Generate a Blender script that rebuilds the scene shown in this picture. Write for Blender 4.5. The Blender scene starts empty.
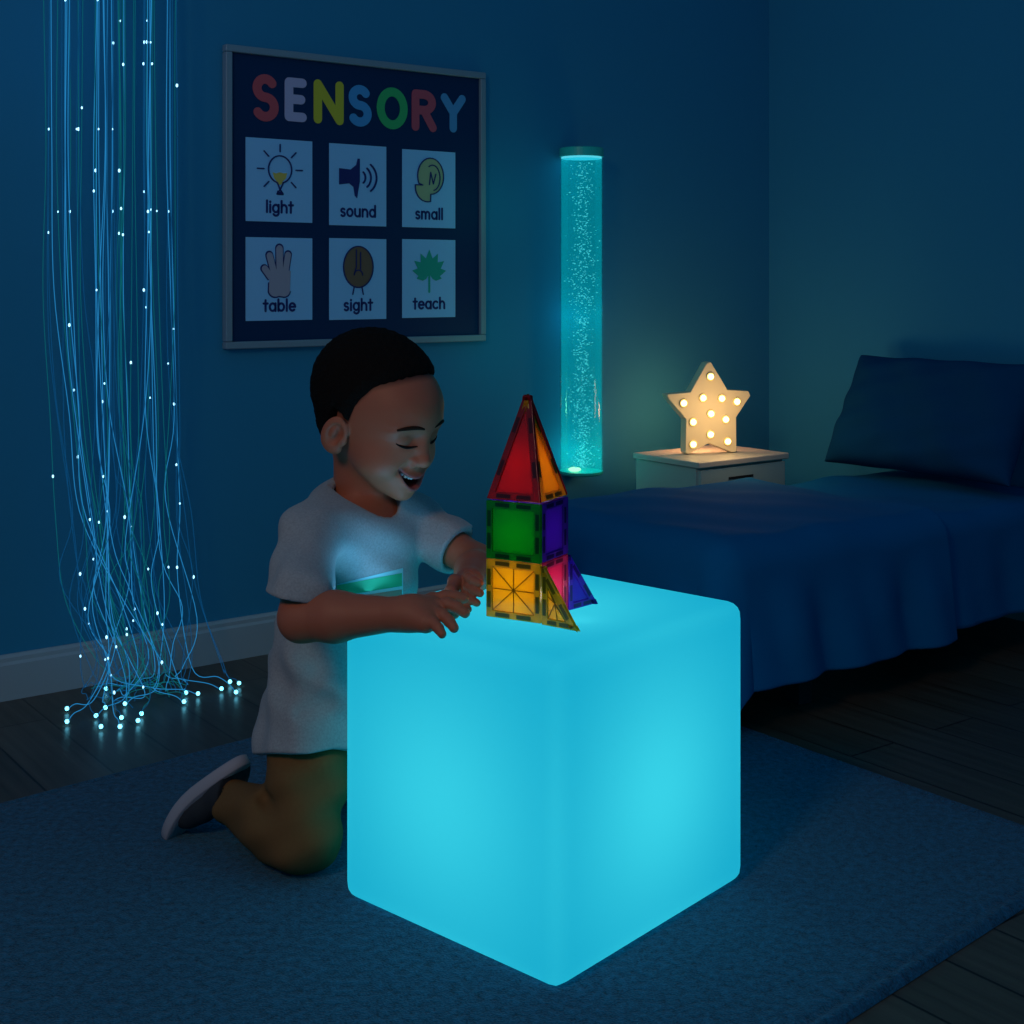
import bpy, bmesh, math, random
import numpy as np
from mathutils import Vector, Matrix
from mathutils.bvhtree import BVHTree
random.seed(7); rng = np.random.default_rng(7)
PI = math.pi
C = bpy.context.scene.collection
F_PX, HZ, CH = 1362.0, 280.0, 0.88

# ------------------------------------------------------------------ basics
def W(u, v, D):
    return Vector(((u-512)/F_PX*D, D, CH-(v-HZ)/F_PX*D))
ALPHA = math.radians(36.5)
E1 = Vector((math.cos(ALPHA), math.sin(ALPHA), 0)); E2 = Vector((math.sin(ALPHA), -math.cos(ALPHA), 0))
C0 = Vector((0.80, 4.24, 0))
def R(a, b, z=0.0):                      # room coordinates: a = distance from right wall, b = distance from left wall
    p = C0 - E1*a + E2*b; return Vector((p.x, p.y, z))
def on_wall(u, v, b=0.0):                # pixel -> point on a plane parallel to the left wall
    d = Vector(((u-512)/F_PX, 1, -(v-HZ)/F_PX)); o = Vector((0, 0, CH))
    n = E2; p0 = C0 + E2*b
    t = (p0-o).dot(n)/d.dot(n); return o + d*t

def smooth(me, on=True):
    me.polygons.foreach_set('use_smooth', [on]*len(me.polygons)); me.update()
def mesh_obj(name, verts, faces, mat, parent=None, sm=False, mats=None):
    me = bpy.data.meshes.new(name); me.from_pydata([tuple(v) for v in verts], [], faces); me.update()
    o = bpy.data.objects.new(name, me); C.objects.link(o)
    for m in (mats or [mat]): me.materials.append(m)
    if sm: smooth(me)
    if parent: attach(o, parent)
    return o
def attach(o, parent):
    o.parent = parent
    o.matrix_parent_inverse = world_of(parent).inverted()
def world_of(o):
    m = o.matrix_basis.copy()
    if o.parent: m = world_of(o.parent) @ o.matrix_parent_inverse @ m
    return m
def tag(o, label=None, cat=None, group=None, kind=None):
    if label: o['label'] = label
    if cat: o['category'] = cat
    if group: o['group'] = group
    if kind: o['kind'] = kind
    return o
def empty(name, loc):
    o = bpy.data.objects.new(name, None); C.objects.link(o); o.location = loc; o.empty_display_size = .05
    return o
def struct(o): o['kind'] = 'structure'; return o

class MB:
    """collects pieces into one mesh"""
    def __init__(s): s.v = []; s.f = []
    def add(s, vs, fs):
        n = len(s.v); s.v += [tuple(v) for v in vs]; s.f += [tuple(i+n for i in f) for f in fs]; return s
    def box(s, o, ax, ay, az, x0, x1, y0, y1, z0, z1):
        vs = [o+ax*x+ay*y+az*z for x in (x0, x1) for y in (y0, y1) for z in (z0, z1)]
        fs = [(0,1,3,2),(4,6,7,5),(0,4,5,1),(2,3,7,6),(0,2,6,4),(1,5,7,3)]
        if ax.cross(ay).dot(az) < 0: fs = [f[::-1] for f in fs]
        return s.add(vs, fs)
    def tube(s, pts, rad, n=8, cap=True):
        pts = [Vector(p) for p in pts]; m = len(pts)
        rr = rad if isinstance(rad, (list, tuple)) else [rad]*m
        vs = []; fs = []; up = None
        for i, p in enumerate(pts):
            t = (pts[min(i+1, m-1)]-pts[max(i-1, 0)]).normalized()
            if up is None: up = t.orthogonal().normalized()
            up = (up - t*up.dot(t)); up = up.normalized() if up.length > 1e-6 else t.orthogonal().normalized()
            w = t.cross(up)
            for k in range(n):
                a = 2*PI*k/n; vs.append(p + (up*math.cos(a)+w*math.sin(a))*rr[i])
        for i in range(m-1):
            for k in range(n):
                a, b = i*n+k, i*n+(k+1) % n; fs.append((a, b, b+n, a+n))
        if cap: fs.append(tuple(range(n))[::-1]); fs.append(tuple((m-1)*n+k for k in range(n)))
        return s.add(vs, fs)
    def sphere(s, c, r, nu=8, nv=6, sc=(1, 1, 1)):
        c = Vector(c); vs = [c+Vector((0, 0, r*sc[2]))]; fs = []
        for j in range(1, nv):
            for k in range(nu):
                a, b = 2*PI*k/nu, PI*j/nv
                vs.append(c+Vector((r*sc[0]*math.sin(b)*math.cos(a), r*sc[1]*math.sin(b)*math.sin(a), r*sc[2]*math.cos(b))))
        vs.append(c-Vector((0, 0, r*sc[2]))); L = len(vs)-1
        for k in range(nu):
            fs.append((0, 1+k, 1+(k+1) % nu)); fs.append((L, 1+(nv-2)*nu+(k+1) % nu, 1+(nv-2)*nu+k))
            for j in range(nv-2):
                a, b = 1+j*nu+k, 1+j*nu+(k+1) % nu; fs.append((a, a+nu, b+nu, b))
        return s.add(vs, fs)
    def lathe(s, o, axis, prof, n=32):     # prof: (radius, height)
        axis = Vector(axis).normalized(); x = axis.orthogonal().normalized(); y = axis.cross(x)
        vs = []; fs = []
        for r, h in prof:
            for k in range(n):
                a = 2*PI*k/n; vs.append(Vector(o)+axis*h+(x*math.cos(a)+y*math.sin(a))*max(r, 1e-5))
        for i in range(len(prof)-1):
            for k in range(n):
                a, b = i*n+k, i*n+(k+1) % n; fs.append((a, b, b+n, a+n))
        return s.add(vs, fs)
    def prism(s, poly, o, ax, ay, az, h0, h1):   # extruded 2-D polygon
        n = len(poly); vs = [o+ax*x+ay*y+az*h for h in (h0, h1) for x, y in poly]
        fs = [tuple(range(n))[::-1], tuple(range(n, 2*n))]+[(i, (i+1) % n, n+(i+1) % n, n+i) for i in range(n)]
        return s.add(vs, fs)
    def build(s, name, mat, parent=None, sm=False, bevel=0, seg=2, sub=0, angle=None):
        o = mesh_obj(name, s.v, s.f, mat, parent, sm)
        me = o.data; bm = bmesh.new(); bm.from_mesh(me); bmesh.ops.recalc_face_normals(bm, faces=bm.faces)
        bm.to_mesh(me); bm.free()
        if bevel:
            m = o.modifiers.new('b', 'BEVEL'); m.width = bevel; m.segments = seg; m.limit_method = 'ANGLE'
            smooth(me); m.harden_normals = True
        if sub: m = o.modifiers.new('s', 'SUBSURF'); m.levels = m.render_levels = sub
        return o

# ------------------------------------------------------------------ materials
def lin(r, g, b):
    f = lambda c: (c/255/12.92) if c/255 <= .04045 else ((c/255+.055)/1.055)**2.4
    return (f(r), f(g), f(b), 1)
def new_mat(name):
    m = bpy.data.materials.new(name); m.use_nodes = True; nt = m.node_tree; nt.nodes.clear()
    out = nt.nodes.new('ShaderNodeOutputMaterial'); return m, nt, out
def pmat(name, col, rough=.6, spec=.3, bump=0, bscale=200, var=0, vscale=8, sheen=0, sub=0, bdist=.001, metal=0, detail=2):
    m, nt, out = new_mat(name); N, L = nt.nodes, nt.links
    p = N.new('ShaderNodeBsdfPrincipled'); L.new(p.outputs[0], out.inputs[0])
    p.inputs['Base Color'].default_value = (*col[:3], 1); p.inputs['Roughness'].default_value = rough
    p.inputs['Specular IOR Level'].default_value = spec; p.inputs['Metallic'].default_value = metal
    if sheen: p.inputs['Sheen Weight'].default_value = sheen
    if sub:
        p.inputs['Subsurface Weight'].default_value = sub; p.inputs['Subsurface Radius'].default_value = (.01, .004, .002)
        p.inputs['Subsurface Scale'].default_value = 1
    tc = N.new('ShaderNodeTexCoord')
    if var:
        n = N.new('ShaderNodeTexNoise'); n.inputs['Scale'].default_value = vscale; n.inputs['Detail'].default_value = 5
        L.new(tc.outputs['Object'], n.inputs['Vector'])
        r = N.new('ShaderNodeMapRange'); r.inputs['To Min'].default_value = 1-var; r.inputs['To Max'].default_value = 1+var
        L.new(n.outputs['Fac'], r.inputs['Value'])
        mx = N.new('ShaderNodeVectorMath'); mx.operation = 'SCALE'; mx.inputs[0].default_value = col[:3]
        L.new(r.outputs[0], mx.inputs['Scale']); L.new(mx.outputs[0], p.inputs['Base Color'])
    if bump:
        n = N.new('ShaderNodeTexNoise'); n.inputs['Scale'].default_value = bscale; n.inputs['Detail'].default_value = detail
        L.new(tc.outputs['Object'], n.inputs['Vector'])
        b = N.new('ShaderNodeBump'); b.inputs['Strength'].default_value = bump; b.inputs['Distance'].default_value = bdist
        L.new(n.outputs['Fac'], b.inputs['Height']); L.new(b.outputs[0], p.inputs['Normal'])
    return m
def emat(name, col, strength):
    m, nt, out = new_mat(name); e = nt.nodes.new('ShaderNodeEmission')
    e.inputs[0].default_value = (*col[:3], 1); e.inputs[1].default_value = strength
    nt.links.new(e.outputs[0], out.inputs[0]); return m

M = {}
M['wall'] = pmat('wall paint', (.028, .245, .42), .75, .15, .15, 60, .03, 3)
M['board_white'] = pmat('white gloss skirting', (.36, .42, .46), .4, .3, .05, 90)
M['frame_grey'] = pmat('brushed poster frame', (.22, .30, .36), .4, .4, .1, 120)
M['poster_navy'] = pmat('navy poster print', (.004, .030, .10), .55, .2)
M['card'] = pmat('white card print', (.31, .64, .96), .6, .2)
M['ink'] = pmat('navy ink', (.02, .03, .16), .6, .2)
for k, c in dict(red=(.62, .10, .12), lilac=(.52, .46, .66), yellow=(.66, .58, .05), blue=(.08, .36, .70), green=(.05, .50, .16), coral=(.60, .10, .14), sky=(.10, .34, .62)).items():
    M['letter_'+k] = pmat('letter '+k, c, .6, .2)
M['icon_yellow'] = pmat('icon yellow', (.72, .55, .12), .6, .2)
M['icon_olive'] = pmat('icon olive', (.42, .50, .28), .6, .2)
M['icon_skin'] = pmat('icon pale skin', (.42, .38, .46), .6, .2)
M['icon_brown'] = pmat('icon brown', (.20, .13, .08), .6, .2)
M['icon_green'] = pmat('icon green', (.02, .42, .30), .6, .2)
M['hair'] = pmat('black curly hair', (.011, .008, .007), .95, .06, 1, 420, .3, 300, bdist=.004, detail=4)
M['lash'] = pmat('dark lashes', (.008, .006, .006), .8, .1)
M['brow'] = pmat('eyebrow hair', (.030, .014, .009), .9, .1, .6, 900, bdist=.001)
M['teeth'] = pmat('milk teeth', (.75, .75, .72), .25, .5)
M['shirt'] = pmat('grey marl jersey', (.33, .33, .34), .9, .1, .5, 700, .32, 330, sheen=.15, bdist=.0008, detail=4)
M['trousers'] = pmat('brown twill', (.185, .092, .034), .85, .15, .4, 600, .10, 200, bdist=.0006)
M['shoe'] = pmat('dark canvas shoe', (.035, .04, .048), .8, .2, .4, 700, bdist=.0006)
M['sole'] = pmat('pale rubber sole', (.36, .34, .38), .6, .3, .15, 300)
M['sock'] = pmat('black sock', (.012, .012, .014), .9, .1, .4, 600)
M['bedding'] = pmat('blue cotton bedding', (.004, .125, .29), .95, .05, .35, 240, .06, 14, bdist=.001)
M['pillow'] = pmat('navy pillowcase', (.004, .06, .15), .95, .05, .35, 240, .05, 14, bdist=.001)
M['mattress'] = pmat('mattress ticking', (.05, .09, .14), .9, .1)
M['bed_wood'] = pmat('dark bed frame', (.02, .022, .025), .7, .2)
M['cabinet'] = pmat('pale painted nightstand', (.40, .50, .45), .5, .3, .05, 60, .03, 10)
M['cabinet_top'] = pmat('pale nightstand top', (.55, .50, .42), .45, .3, .05, 60, .04, 14)
M['slot'] = pmat('dark handle recess', (.02, .02, .02), .7, .2)
M['star'] = pmat('cream painted star', (.80, .66, .42), .5, .3, .05, 80)
M['star_side'] = pmat('cream star rim', (.74, .58, .40), .55, .3, .05, 80)
M['bulb_cup'] = pmat('bulb cup', (.90, .70, .30), .4, .4)
M['bulb'] = emat('warm bulb', (1, .74, .32), 5.5)
M['tube_cap'] = pmat('teal plastic cap', (.03, .55, .48), .4, .4)
M['fibre_tip'] = emat('fibre tip', (.16, .72, 1), 4)
M['fibre_spark'] = emat('fibre spark', (.32, .72, 1), 2.6)
M['fibre_a'] = emat('fibre blue', (.006, .13, .36), .48)
M['fibre_b'] = emat('fibre pale blue', (.02, .26, .60), .80)
M['fibre_c'] = emat('fibre teal', (.005, .20, .24), .55)
M['harness'] = pmat('black fibre harness', (.02, .02, .025), .5, .3)

def floor_mat():
    m, nt, out = new_mat('dark wooden planks'); N, L = nt.nodes, nt.links
    p = N.new('ShaderNodeBsdfPrincipled'); L.new(p.outputs[0], out.inputs[0])
    tc = N.new('ShaderNodeTexCoord'); mp = N.new('ShaderNodeMapping'); mp.inputs['Rotation'].default_value = (0, 0, math.radians(53.5))
    L.new(tc.outputs['Object'], mp.inputs[0])
    br = N.new('ShaderNodeTexBrick'); br.inputs['Scale'].default_value = 1; br.inputs['Brick Width'].default_value = 1.1; br.inputs['Row Height'].default_value = .125
    br.inputs['Mortar Size'].default_value = .0022; br.inputs['Color1'].default_value = (.095, .074, .056, 1); br.inputs['Color2'].default_value = (.075, .058, .043, 1)
    br.inputs['Mortar'].default_value = (.020, .015, .012, 1); L.new(mp.outputs[0], br.inputs[0])
    mp2 = N.new('ShaderNodeMapping'); mp2.inputs['Scale'].default_value = (2, 34, 1); L.new(mp.outputs[0], mp2.inputs[0])
    n = N.new('ShaderNodeTexNoise'); n.inputs['Scale'].default_value = 1.6; n.inputs['Detail'].default_value = 8; L.new(mp2.outputs[0], n.inputs['Vector'])
    r = N.new('ShaderNodeMapRange'); r.inputs['From Min'].default_value = .3; r.inputs['From Max'].default_value = .7; r.inputs['To Min'].default_value = .72; r.inputs['To Max'].default_value = 1.25
    L.new(n.outputs['Fac'], r.inputs['Value'])
    sc = N.new('ShaderNodeVectorMath'); sc.operation = 'SCALE'; L.new(br.outputs['Color'], sc.inputs[0]); L.new(r.outputs[0], sc.inputs['Scale'])
    L.new(sc.outputs[0], p.inputs['Base Color']); p.inputs['Roughness'].default_value = .33; p.inputs['Specular IOR Level'].default_value = .3
    b = N.new('ShaderNodeBump'); b.inputs['Strength'].default_value = .25; b.inputs['Distance'].default_value = .002
    L.new(n.outputs['Fac'], b.inputs['Height']); L.new(b.outputs[0], p.inputs['Normal'])
    return m
M['floor'] = floor_mat()

def rug_mat():
    m, nt, out = new_mat('blue pile rug'); N, L = nt.nodes, nt.links
    p = N.new('ShaderNodeBsdfPrincipled'); L.new(p.outputs[0], out.inputs[0])
    tc = N.new('ShaderNodeTexCoord')
    n = N.new('ShaderNodeTexNoise'); n.inputs['Scale'].default_value = 330; n.inputs['Detail'].default_value = 3; L.new(tc.outputs['Object'], n.inputs['Vector'])
    n2 = N.new('ShaderNodeTexNoise'); n2.inputs['Scale'].default_value = 90; n2.inputs['Detail'].default_value = 4; L.new(tc.outputs['Object'], n2.inputs['Vector'])
    ad = N.new('ShaderNodeMath'); ad.operation = 'ADD'; L.new(n.outputs['Fac'], ad.inputs[0]); L.new(n2.outputs['Fac'], ad.inputs[1])
    r = N.new('ShaderNodeMapRange'); r.inputs['From Min'].default_value = .6; r.inputs['From Max'].default_value = 1.4; r.inputs['To Min'].default_value = .35; r.inputs['To Max'].default_value = 1.65
    L.new(ad.outputs[0], r.inputs['Value'])
    sc = N.new('ShaderNodeVectorMath'); sc.operation = 'SCALE'; sc.inputs[0].default_value = (.010, .105, .185); L.new(r.outputs[0], sc.inputs['Scale'])
    L.new(sc.outputs[0], p.inputs['Base Color']); p.inputs['Roughness'].default_value = .95; p.inputs['Specular IOR Level'].default_value = .05
    p.inputs['Sheen Weight'].default_value = .1
    b = N.new('ShaderNodeBump'); b.inputs['Strength'].default_value = .9; b.inputs['Distance'].default_value = .004
    L.new(ad.outputs[0], b.inputs['Height']); L.new(b.outputs[0], p.inputs['Normal'])
    return m
M['rug'] = rug_mat()

def cube_mat():
    m, nt, out = new_mat('glowing frosted cube'); N, L = nt.nodes, nt.links
    e = N.new('ShaderNodeEmission'); e.inputs[0].default_value = (.0, .250, .400, 1); e.inputs[1].default_value = 1
    t = N.new('ShaderNodeBsdfTranslucent'); t.inputs[0].default_value = (.10, .30, .32, 1)
    g = N.new('ShaderNodeBsdfDiffuse'); g.inputs[0].default_value = (.005, .04, .05, 1)
    a = N.new('ShaderNodeAddShader'); a2 = N.new('ShaderNodeAddShader')
    L.new(e.outputs[0], a.inputs[0]); L.new(t.outputs[0], a.inputs[1]); L.new(a.outputs[0], a2.inputs[0]); L.new(g.outputs[0], a2.inputs[1])
    L.new(a2.outputs[0], out.inputs[0]); return m
M['cube'] = cube_mat()

def tile_mat(name, col, glow, clear):
    m, nt, out = new_mat(name); N, L = nt.nodes, nt.links
    tr = N.new('ShaderNodeBsdfTransparent'); tr.inputs[0].default_value = (*col, 1)
    tl = N.new('ShaderNodeBsdfTranslucent'); tl.inputs[0].default_value = (*glow, 1)
    df = N.new('ShaderNodeBsdfDiffuse'); df.inputs[0].default_value = (*glow, 1)
    gl = N.new('ShaderNodeBsdfGlossy'); gl.inputs['Roughness'].default_value = .15; gl.inputs[0].default_value = (1, 1, 1, 1)
    m1 = N.new('ShaderNodeMixShader'); m1.inputs[0].default_value = .35; L.new(tl.outputs[0], m1.inputs[1]); L.new(df.outputs[0], m1.inputs[2])
    m2 = N.new('ShaderNodeMixShader'); m2.inputs[0].default_value = clear; L.new(m1.outputs[0], m2.inputs[1]); L.new(tr.outputs[0], m2.inputs[2])
    m3 = N.new('ShaderNodeMixShader'); m3.inputs[0].default_value = .035; L.new(m2.outputs[0], m3.inputs[1]); L.new(gl.outputs[0], m3.inputs[2])
    L.new(m3.outputs[0], out.inputs[0]); return m

def skin_mat():
    m, nt, out = new_mat('brown skin'); N, L = nt.nodes, nt.links
    p = N.new('ShaderNodeBsdfPrincipled'); L.new(p.outputs[0], out.inputs[0])
    at = N.new('ShaderNodeAttribute'); at.attribute_name = 'tone'
    L.new(at.outputs['Color'], p.inputs['Base Color']); p.inputs['Roughness'].default_value = .55; p.inputs['Specular IOR Level'].default_value = .35
    p.inputs['Subsurface Weight'].default_value = .25; p.inputs['Subsurface Radius'].default_value = (.008, .003, .0015); p.inputs['Subsurface Scale'].default_value = 1
    return m
M['skin'] = skin_mat()

# ------------------------------------------------------------------ room shell
X3, Y3, Z3 = Vector((1, 0, 0)), Vector((0, 1, 0)), Vector((0, 0, 1))
o = MB().box(Vector((0, 2.2, 0)), X3, Y3, Z3, -2.4, 2.8, -2.6, 2.9, -.06, 0).build('floor', M['floor']); struct(o)
o = MB().box(C0, E1, E2, Z3, -3.6, .1, -.1, 0, 0, 2.4).build('wall_left', M['wall']); struct(o)
o = MB().box(C0, E1, E2, Z3, 0, .1, 0, 2.6, 0, 2.4).build('wall_right', M['wall']); struct(o)
prof = [(0, 0), (.016, 0), (.016, .074), (.012, .080), (.012, .088), (.006, .094), (0, .094)]
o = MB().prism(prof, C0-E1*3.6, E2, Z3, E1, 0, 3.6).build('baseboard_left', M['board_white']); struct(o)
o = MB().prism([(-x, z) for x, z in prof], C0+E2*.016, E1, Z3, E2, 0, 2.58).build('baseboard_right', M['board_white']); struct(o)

# rug
def rug():
    A = Vector((.091, 3.135, 0)); B = Vector((.90, 2.073, 0))
    ex = (B-A); lx = ex.length; ex.normalize(); ey = Vector((-ex.y, ex.x, 0)); ey = -ey if ey.y > 0 else ey
    ly = 2.9; ey = Vector((-.737, -.675, 0)); B = B.copy()
    # rounded rectangle grid
    r = .05; n = 140; m = 200; T = .0125
    vs = []; fs = []
    def edge_h(x, y):
        dx = min(x, lx-x); dy = min(y, ly-y)
        d = min(dx, dy)
        if dx < r and dy < r: d = r - math.hypot(r-dx, r-dy)
        return d
    def sp(t, l):                         # dense near the edges
        return l*(.5-.5*math.cos(PI*t))*.25 + l*t*.75
    for i in range(n+1):
        for j in range(m+1):
            x, y = sp(i/n, lx), sp(j/m, ly)
            dx = min(x, lx-x); dy = min(y, ly-y)
            if dx < r and dy < r:         # pull the corner in
                cx = r if x < lx/2 else lx-r; cy = r if y < ly/2 else ly-r
                vx, vy = x-cx, y-cy; L = math.hypot(vx, vy); mm = max(abs(vx), abs(vy))
                if L > 1e-9: x, y = cx+vx*mm/L, cy+vy*mm/L
            d = max(edge_h(x, y), 0)
            z = T*min(1, math.sqrt(max(0, 1-(1-min(d/.014, 1))**2))) if d < .014 else T
            groove = .004*math.exp(-((d-.022)/.005)**2)
            z = max(0.001, z-groove)
            p = A+ex*x+ey*y; vs.append((p.x, p.y, z))
    for i in range(n):
        for j in range(m):
            a = i*(m+1)+j; fs.append((a, a+m+1, a+m+2, a+1))
    o = mesh_obj('rug', vs, fs, M['rug'], None, True)
    bm = bmesh.new(); bm.from_mesh(o.data); bmesh.ops.recalc_face_normals(bm, faces=bm.faces)
    if sum(f.normal.z for f in bm.faces) < 0: bmesh.ops.reverse_faces(bm, faces=bm.faces)
    bm.to_mesh(o.data); bm.free()
    tag(o, 'large blue pile rug on the wooden floor under the glowing cube', 'rug')
rug()

# ------------------------------------------------------------------ glowing cube
ZT = .4165
def light_cube():
    Lc = Vector((-.2400, 1.913, 0)); Fc = Vector((.0545, 1.648, 0)); Rc = Vector((.3385, 1.969, 0))
    Bc = Lc+Rc-Fc; cen = (Lc+Rc)/2
    corners = [Lc, Fc, Rc, Bc]; z0, z1, r = .0130, ZT-.0005, .021
    # superellipse-like rounded box through subdivided cube
    bm = bmesh.new(); n = 26
    eu = (Fc-Lc); ev = (Bc-Lc); su, sv = eu.length, ev.length; eu.normalize(); ev.normalize()
    vs = {}; 
    def vert(a, b, c):
        p = Vector((a*su/2, b*sv/2, c*(z1-z0)/2))
        q = Vector([max(-(h-r), min(h-r, x)) for x, h in zip(p, (su/2, sv/2, (z1-z0)/2))])
        d = p-q
        if d.length > 1e-9: p = q+d.normalized()*r if max(abs(x) for x in (a, b, c)) > .999 else p
        return p
    g = [ -1+2*i/n for i in range(n+1)]
    g = sorted(set([math.copysign(abs(x)**.75, x) if x else 0 for x in g]))
    faces = []
    cache = {}
    def V(a, b, c):
        k = (round(a, 6), round(b, 6), round(c, 6))
        if k not in cache:
            p = vert(a, b, c); w = cen + eu*p.x + ev*p.y; cache[k] = bm.verts.new((w.x, w.y, (z0+z1)/2+p.z))
        return cache[k]
    for s in (-1, 1):
        for i in range(len(g)-1):
            for j in range(len(g)-1):
                q = [(g[i], g[j]), (g[i+1], g[j]), (g[i+1], g[j+1]), (g[i], g[j+1])]
                for f in (lambda a, b: (s, a, b), lambda a, b: (a, s, b), lambda a, b: (a, b, s)):
                    bm.faces.new([V(*f(a, b)) for a, b in q])
    bmesh.ops.recalc_face_normals(bm, faces=bm.faces)
    me = bpy.data.meshes.new('light_cube'); bm.to_mesh(me); bm.free(); me.materials.append(M['cube']); smooth(me)
    o = bpy.data.objects.new('light_cube', me); C.objects.link(o)
    tag(o, 'large glowing cyan cube light with rounded corners standing on the blue rug', 'light cube')
    return cen
cube_c = light_cube()

# ------------------------------------------------------------------ stroke lettering
def arc(cx, cy, rx, ry, a0, a1, n=None):
    n = n or max(6, int(abs(a1-a0)/12))
    return [(cx+rx*math.cos(math.radians(a0+(a1-a0)*i/n)), cy+ry*math.sin(math.radians(a0+(a1-a0)*i/n))) for i in range(n+1)]
GL = {
 'a': (.52, [arc(.25, .25, .22, .24, 0, 360), [(.47, .49), (.47, 0)]]),
 'b': (.52, [[(.05, .75), (.05, 0)], arc(.27, .25, .22, .24, 0, 360)]),
 'c': (.46, [arc(.26, .25, .23, .24, 50, 310)]),
 'd': (.52, [arc(.25, .25, .22, .24, 0, 360), [(.47, .75), (.47, 0)]]),
 'e': (.50, [[(.03, .26), (.47, .26)]+arc(.25, .25, .22, .24, 2, 310)]),
 'g': (.52, [arc(.25, .25, .22, .24, 0, 360), [(.47, .49), (.47, -.03)]+arc(.26, -.03, .21, .19, 0, -150)]),
 'h': (.50, [[(.05, .75), (.05, 0)], [(.05, .27)]+arc(.25, .27, .2, .22, 180, 0)+[(.45, 0)]]),
 'i': (.12, [[(.06, .49), (.06, 0)], [(.06, .66), (.06, .69)]]),
 'l': (.12, [[(.06, .75), (.06, 0)]]),
 'm': (.80, [[(.05, .49), (.05, 0)], [(.05, .3)]+arc(.22, .3, .17, .19, 180, 0)+[(.39, 0)], [(.39, .3)]+arc(.56, .3, .17, .19, 180, 0)+[(.73, 0)]]),
 'n': (.50, [[(.05, .49), (.05, 0)], [(.05, .27)]+arc(.25, .27, .2, .22, 180, 0)+[(.45, 0)]]),
 'o': (.50, [arc(.25, .25, .22, .24, 0, 360)]),
 's': (.38, [arc(.19, .37, .14, .12, 35, 180)+arc(.19, .13, .15, .125, 90, -145)[0:0]+arc(.19, .37, .14, .12, 180, 270)+arc(.19, .125, .15, .125, 90, -145)]),
 't': (.32, [[(.15, .70), (.15, 0)], [(.0, .49), (.31, .49)]]),
 'u': (.50, [[(.05, .49), (.05, .22)]+arc(.25, .22, .2, .22, 180, 360)+[(.45, .49)], [(.45, .49), (.45, 0)]]),
 'S': (.56, [arc(.28, .53, .2, .17, 35, 270)+arc(.28, .18, .22, .18, 90, -145)]),
 'E': (.50, [[(.44, .70), (.06, .70), (.06, 0), (.44, 0)], [(.06, .36), (.40, .36)]]),
 'N': (.62, [[(.06, 0), (.06, .70), (.54, 0), (.54, .70)]]),
 'O': (.72, [arc(.36, .35, .30, .35, 0, 360)]),
 'R': (.56, [[(.06, 0), (.06, .70), (.26, .70)]+arc(.26, .53, .2, .17, 90, -90)+[(.06, .36)], [(.26, .36), (.48, 0)]]),
 'Y': (.58, [[(.04, .70), (.29, .36), (.54, .70)], [(.29, .36), (.29, 0)]]),
}
def stroke(mb, pts, w, o, ax, ay, az, h0, h1):
    """flat ribbon with mitred bends and round ends; sharp corners start a new ribbon"""
    P = [Vector(pts[0])]
    for p in pts[1:]:
        if (Vector(p)-P[-1]).length > 1e-6: P.append(Vector(p))
    runs = [[P[0]]]
    for i in range(1, len(P)):
        runs[-1].append(P[i])
        if i < len(P)-1 and (P[i]-P[i-1]).normalized().dot((P[i+1]-P[i]).normalized()) < .6: runs.append([P[i]])
    for k, q in enumerate(runs):
        m = len(q)
        if m < 2: continue
        top = h1+(k % 3)*.00012; L = []; Rr = []
        closed = (q[0]-q[-1]).length < 1e-6
        for i in range(m):
            a = (q[i]-q[i-1]).normalized() if i else ((q[-1]-q[-2]).normalized() if closed else None)
            b = (q[i+1]-q[i]).normalized() if i < m-1 else ((q[1]-q[0]).normalized() if closed else None)
            a = a or b; b = b or a; n0, n1 = Vector((-a.y, a.x)), Vector((-b.y, b.x)); n = n0+n1; n = n/n.length_squared*2
            L.append(q[i]+n*w/2); Rr.append(q[i]-n*w/2)
        if closed: out = None
        vs = [o+ax*p.x+ay*p.y+az*h for h in (h0, top) for p in L+Rr]; N = 2*m; fs = []
        for i in range(m-1):
            fs += [(N+i, N+m+i, N+m+i+1, N+i+1), (i, i+1, N+i+1, N+i), (m+i, N+m+i, N+m+i+1, m+i+1)]
        mb.add(vs, fs)
        if not closed:
            for e, d in ((0, (q[0]-q[1]).normalized()), (m-1, (q[-1]-q[-2]).normalized())):
                a0 = math.atan2(d.y, d.x); mb.prism([(q[e].x+w/2*math.cos(a0-PI/2+PI*t/8), q[e].y+w/2*math.sin(a0-PI/2+PI*t/8)) for t in range(9)], o, ax, ay, az, h0, top)
def write(mb, word, x, y, size, weight, o, ax, ay, az, h0, h1, xs=1.0, center=False, track=.13):
    wd = sum(GL[c][0]+track for c in word)-track
    if center: x -= wd*size*xs/2
    for c in word:
        adv, sts = GL[c]
        for st in sts: stroke(mb, [(x+px*size*xs, y+py*size) for px, py in st], weight, o, ax, ay, az, h0, h1)
        x += (adv+track)*size*xs
    return x

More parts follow.
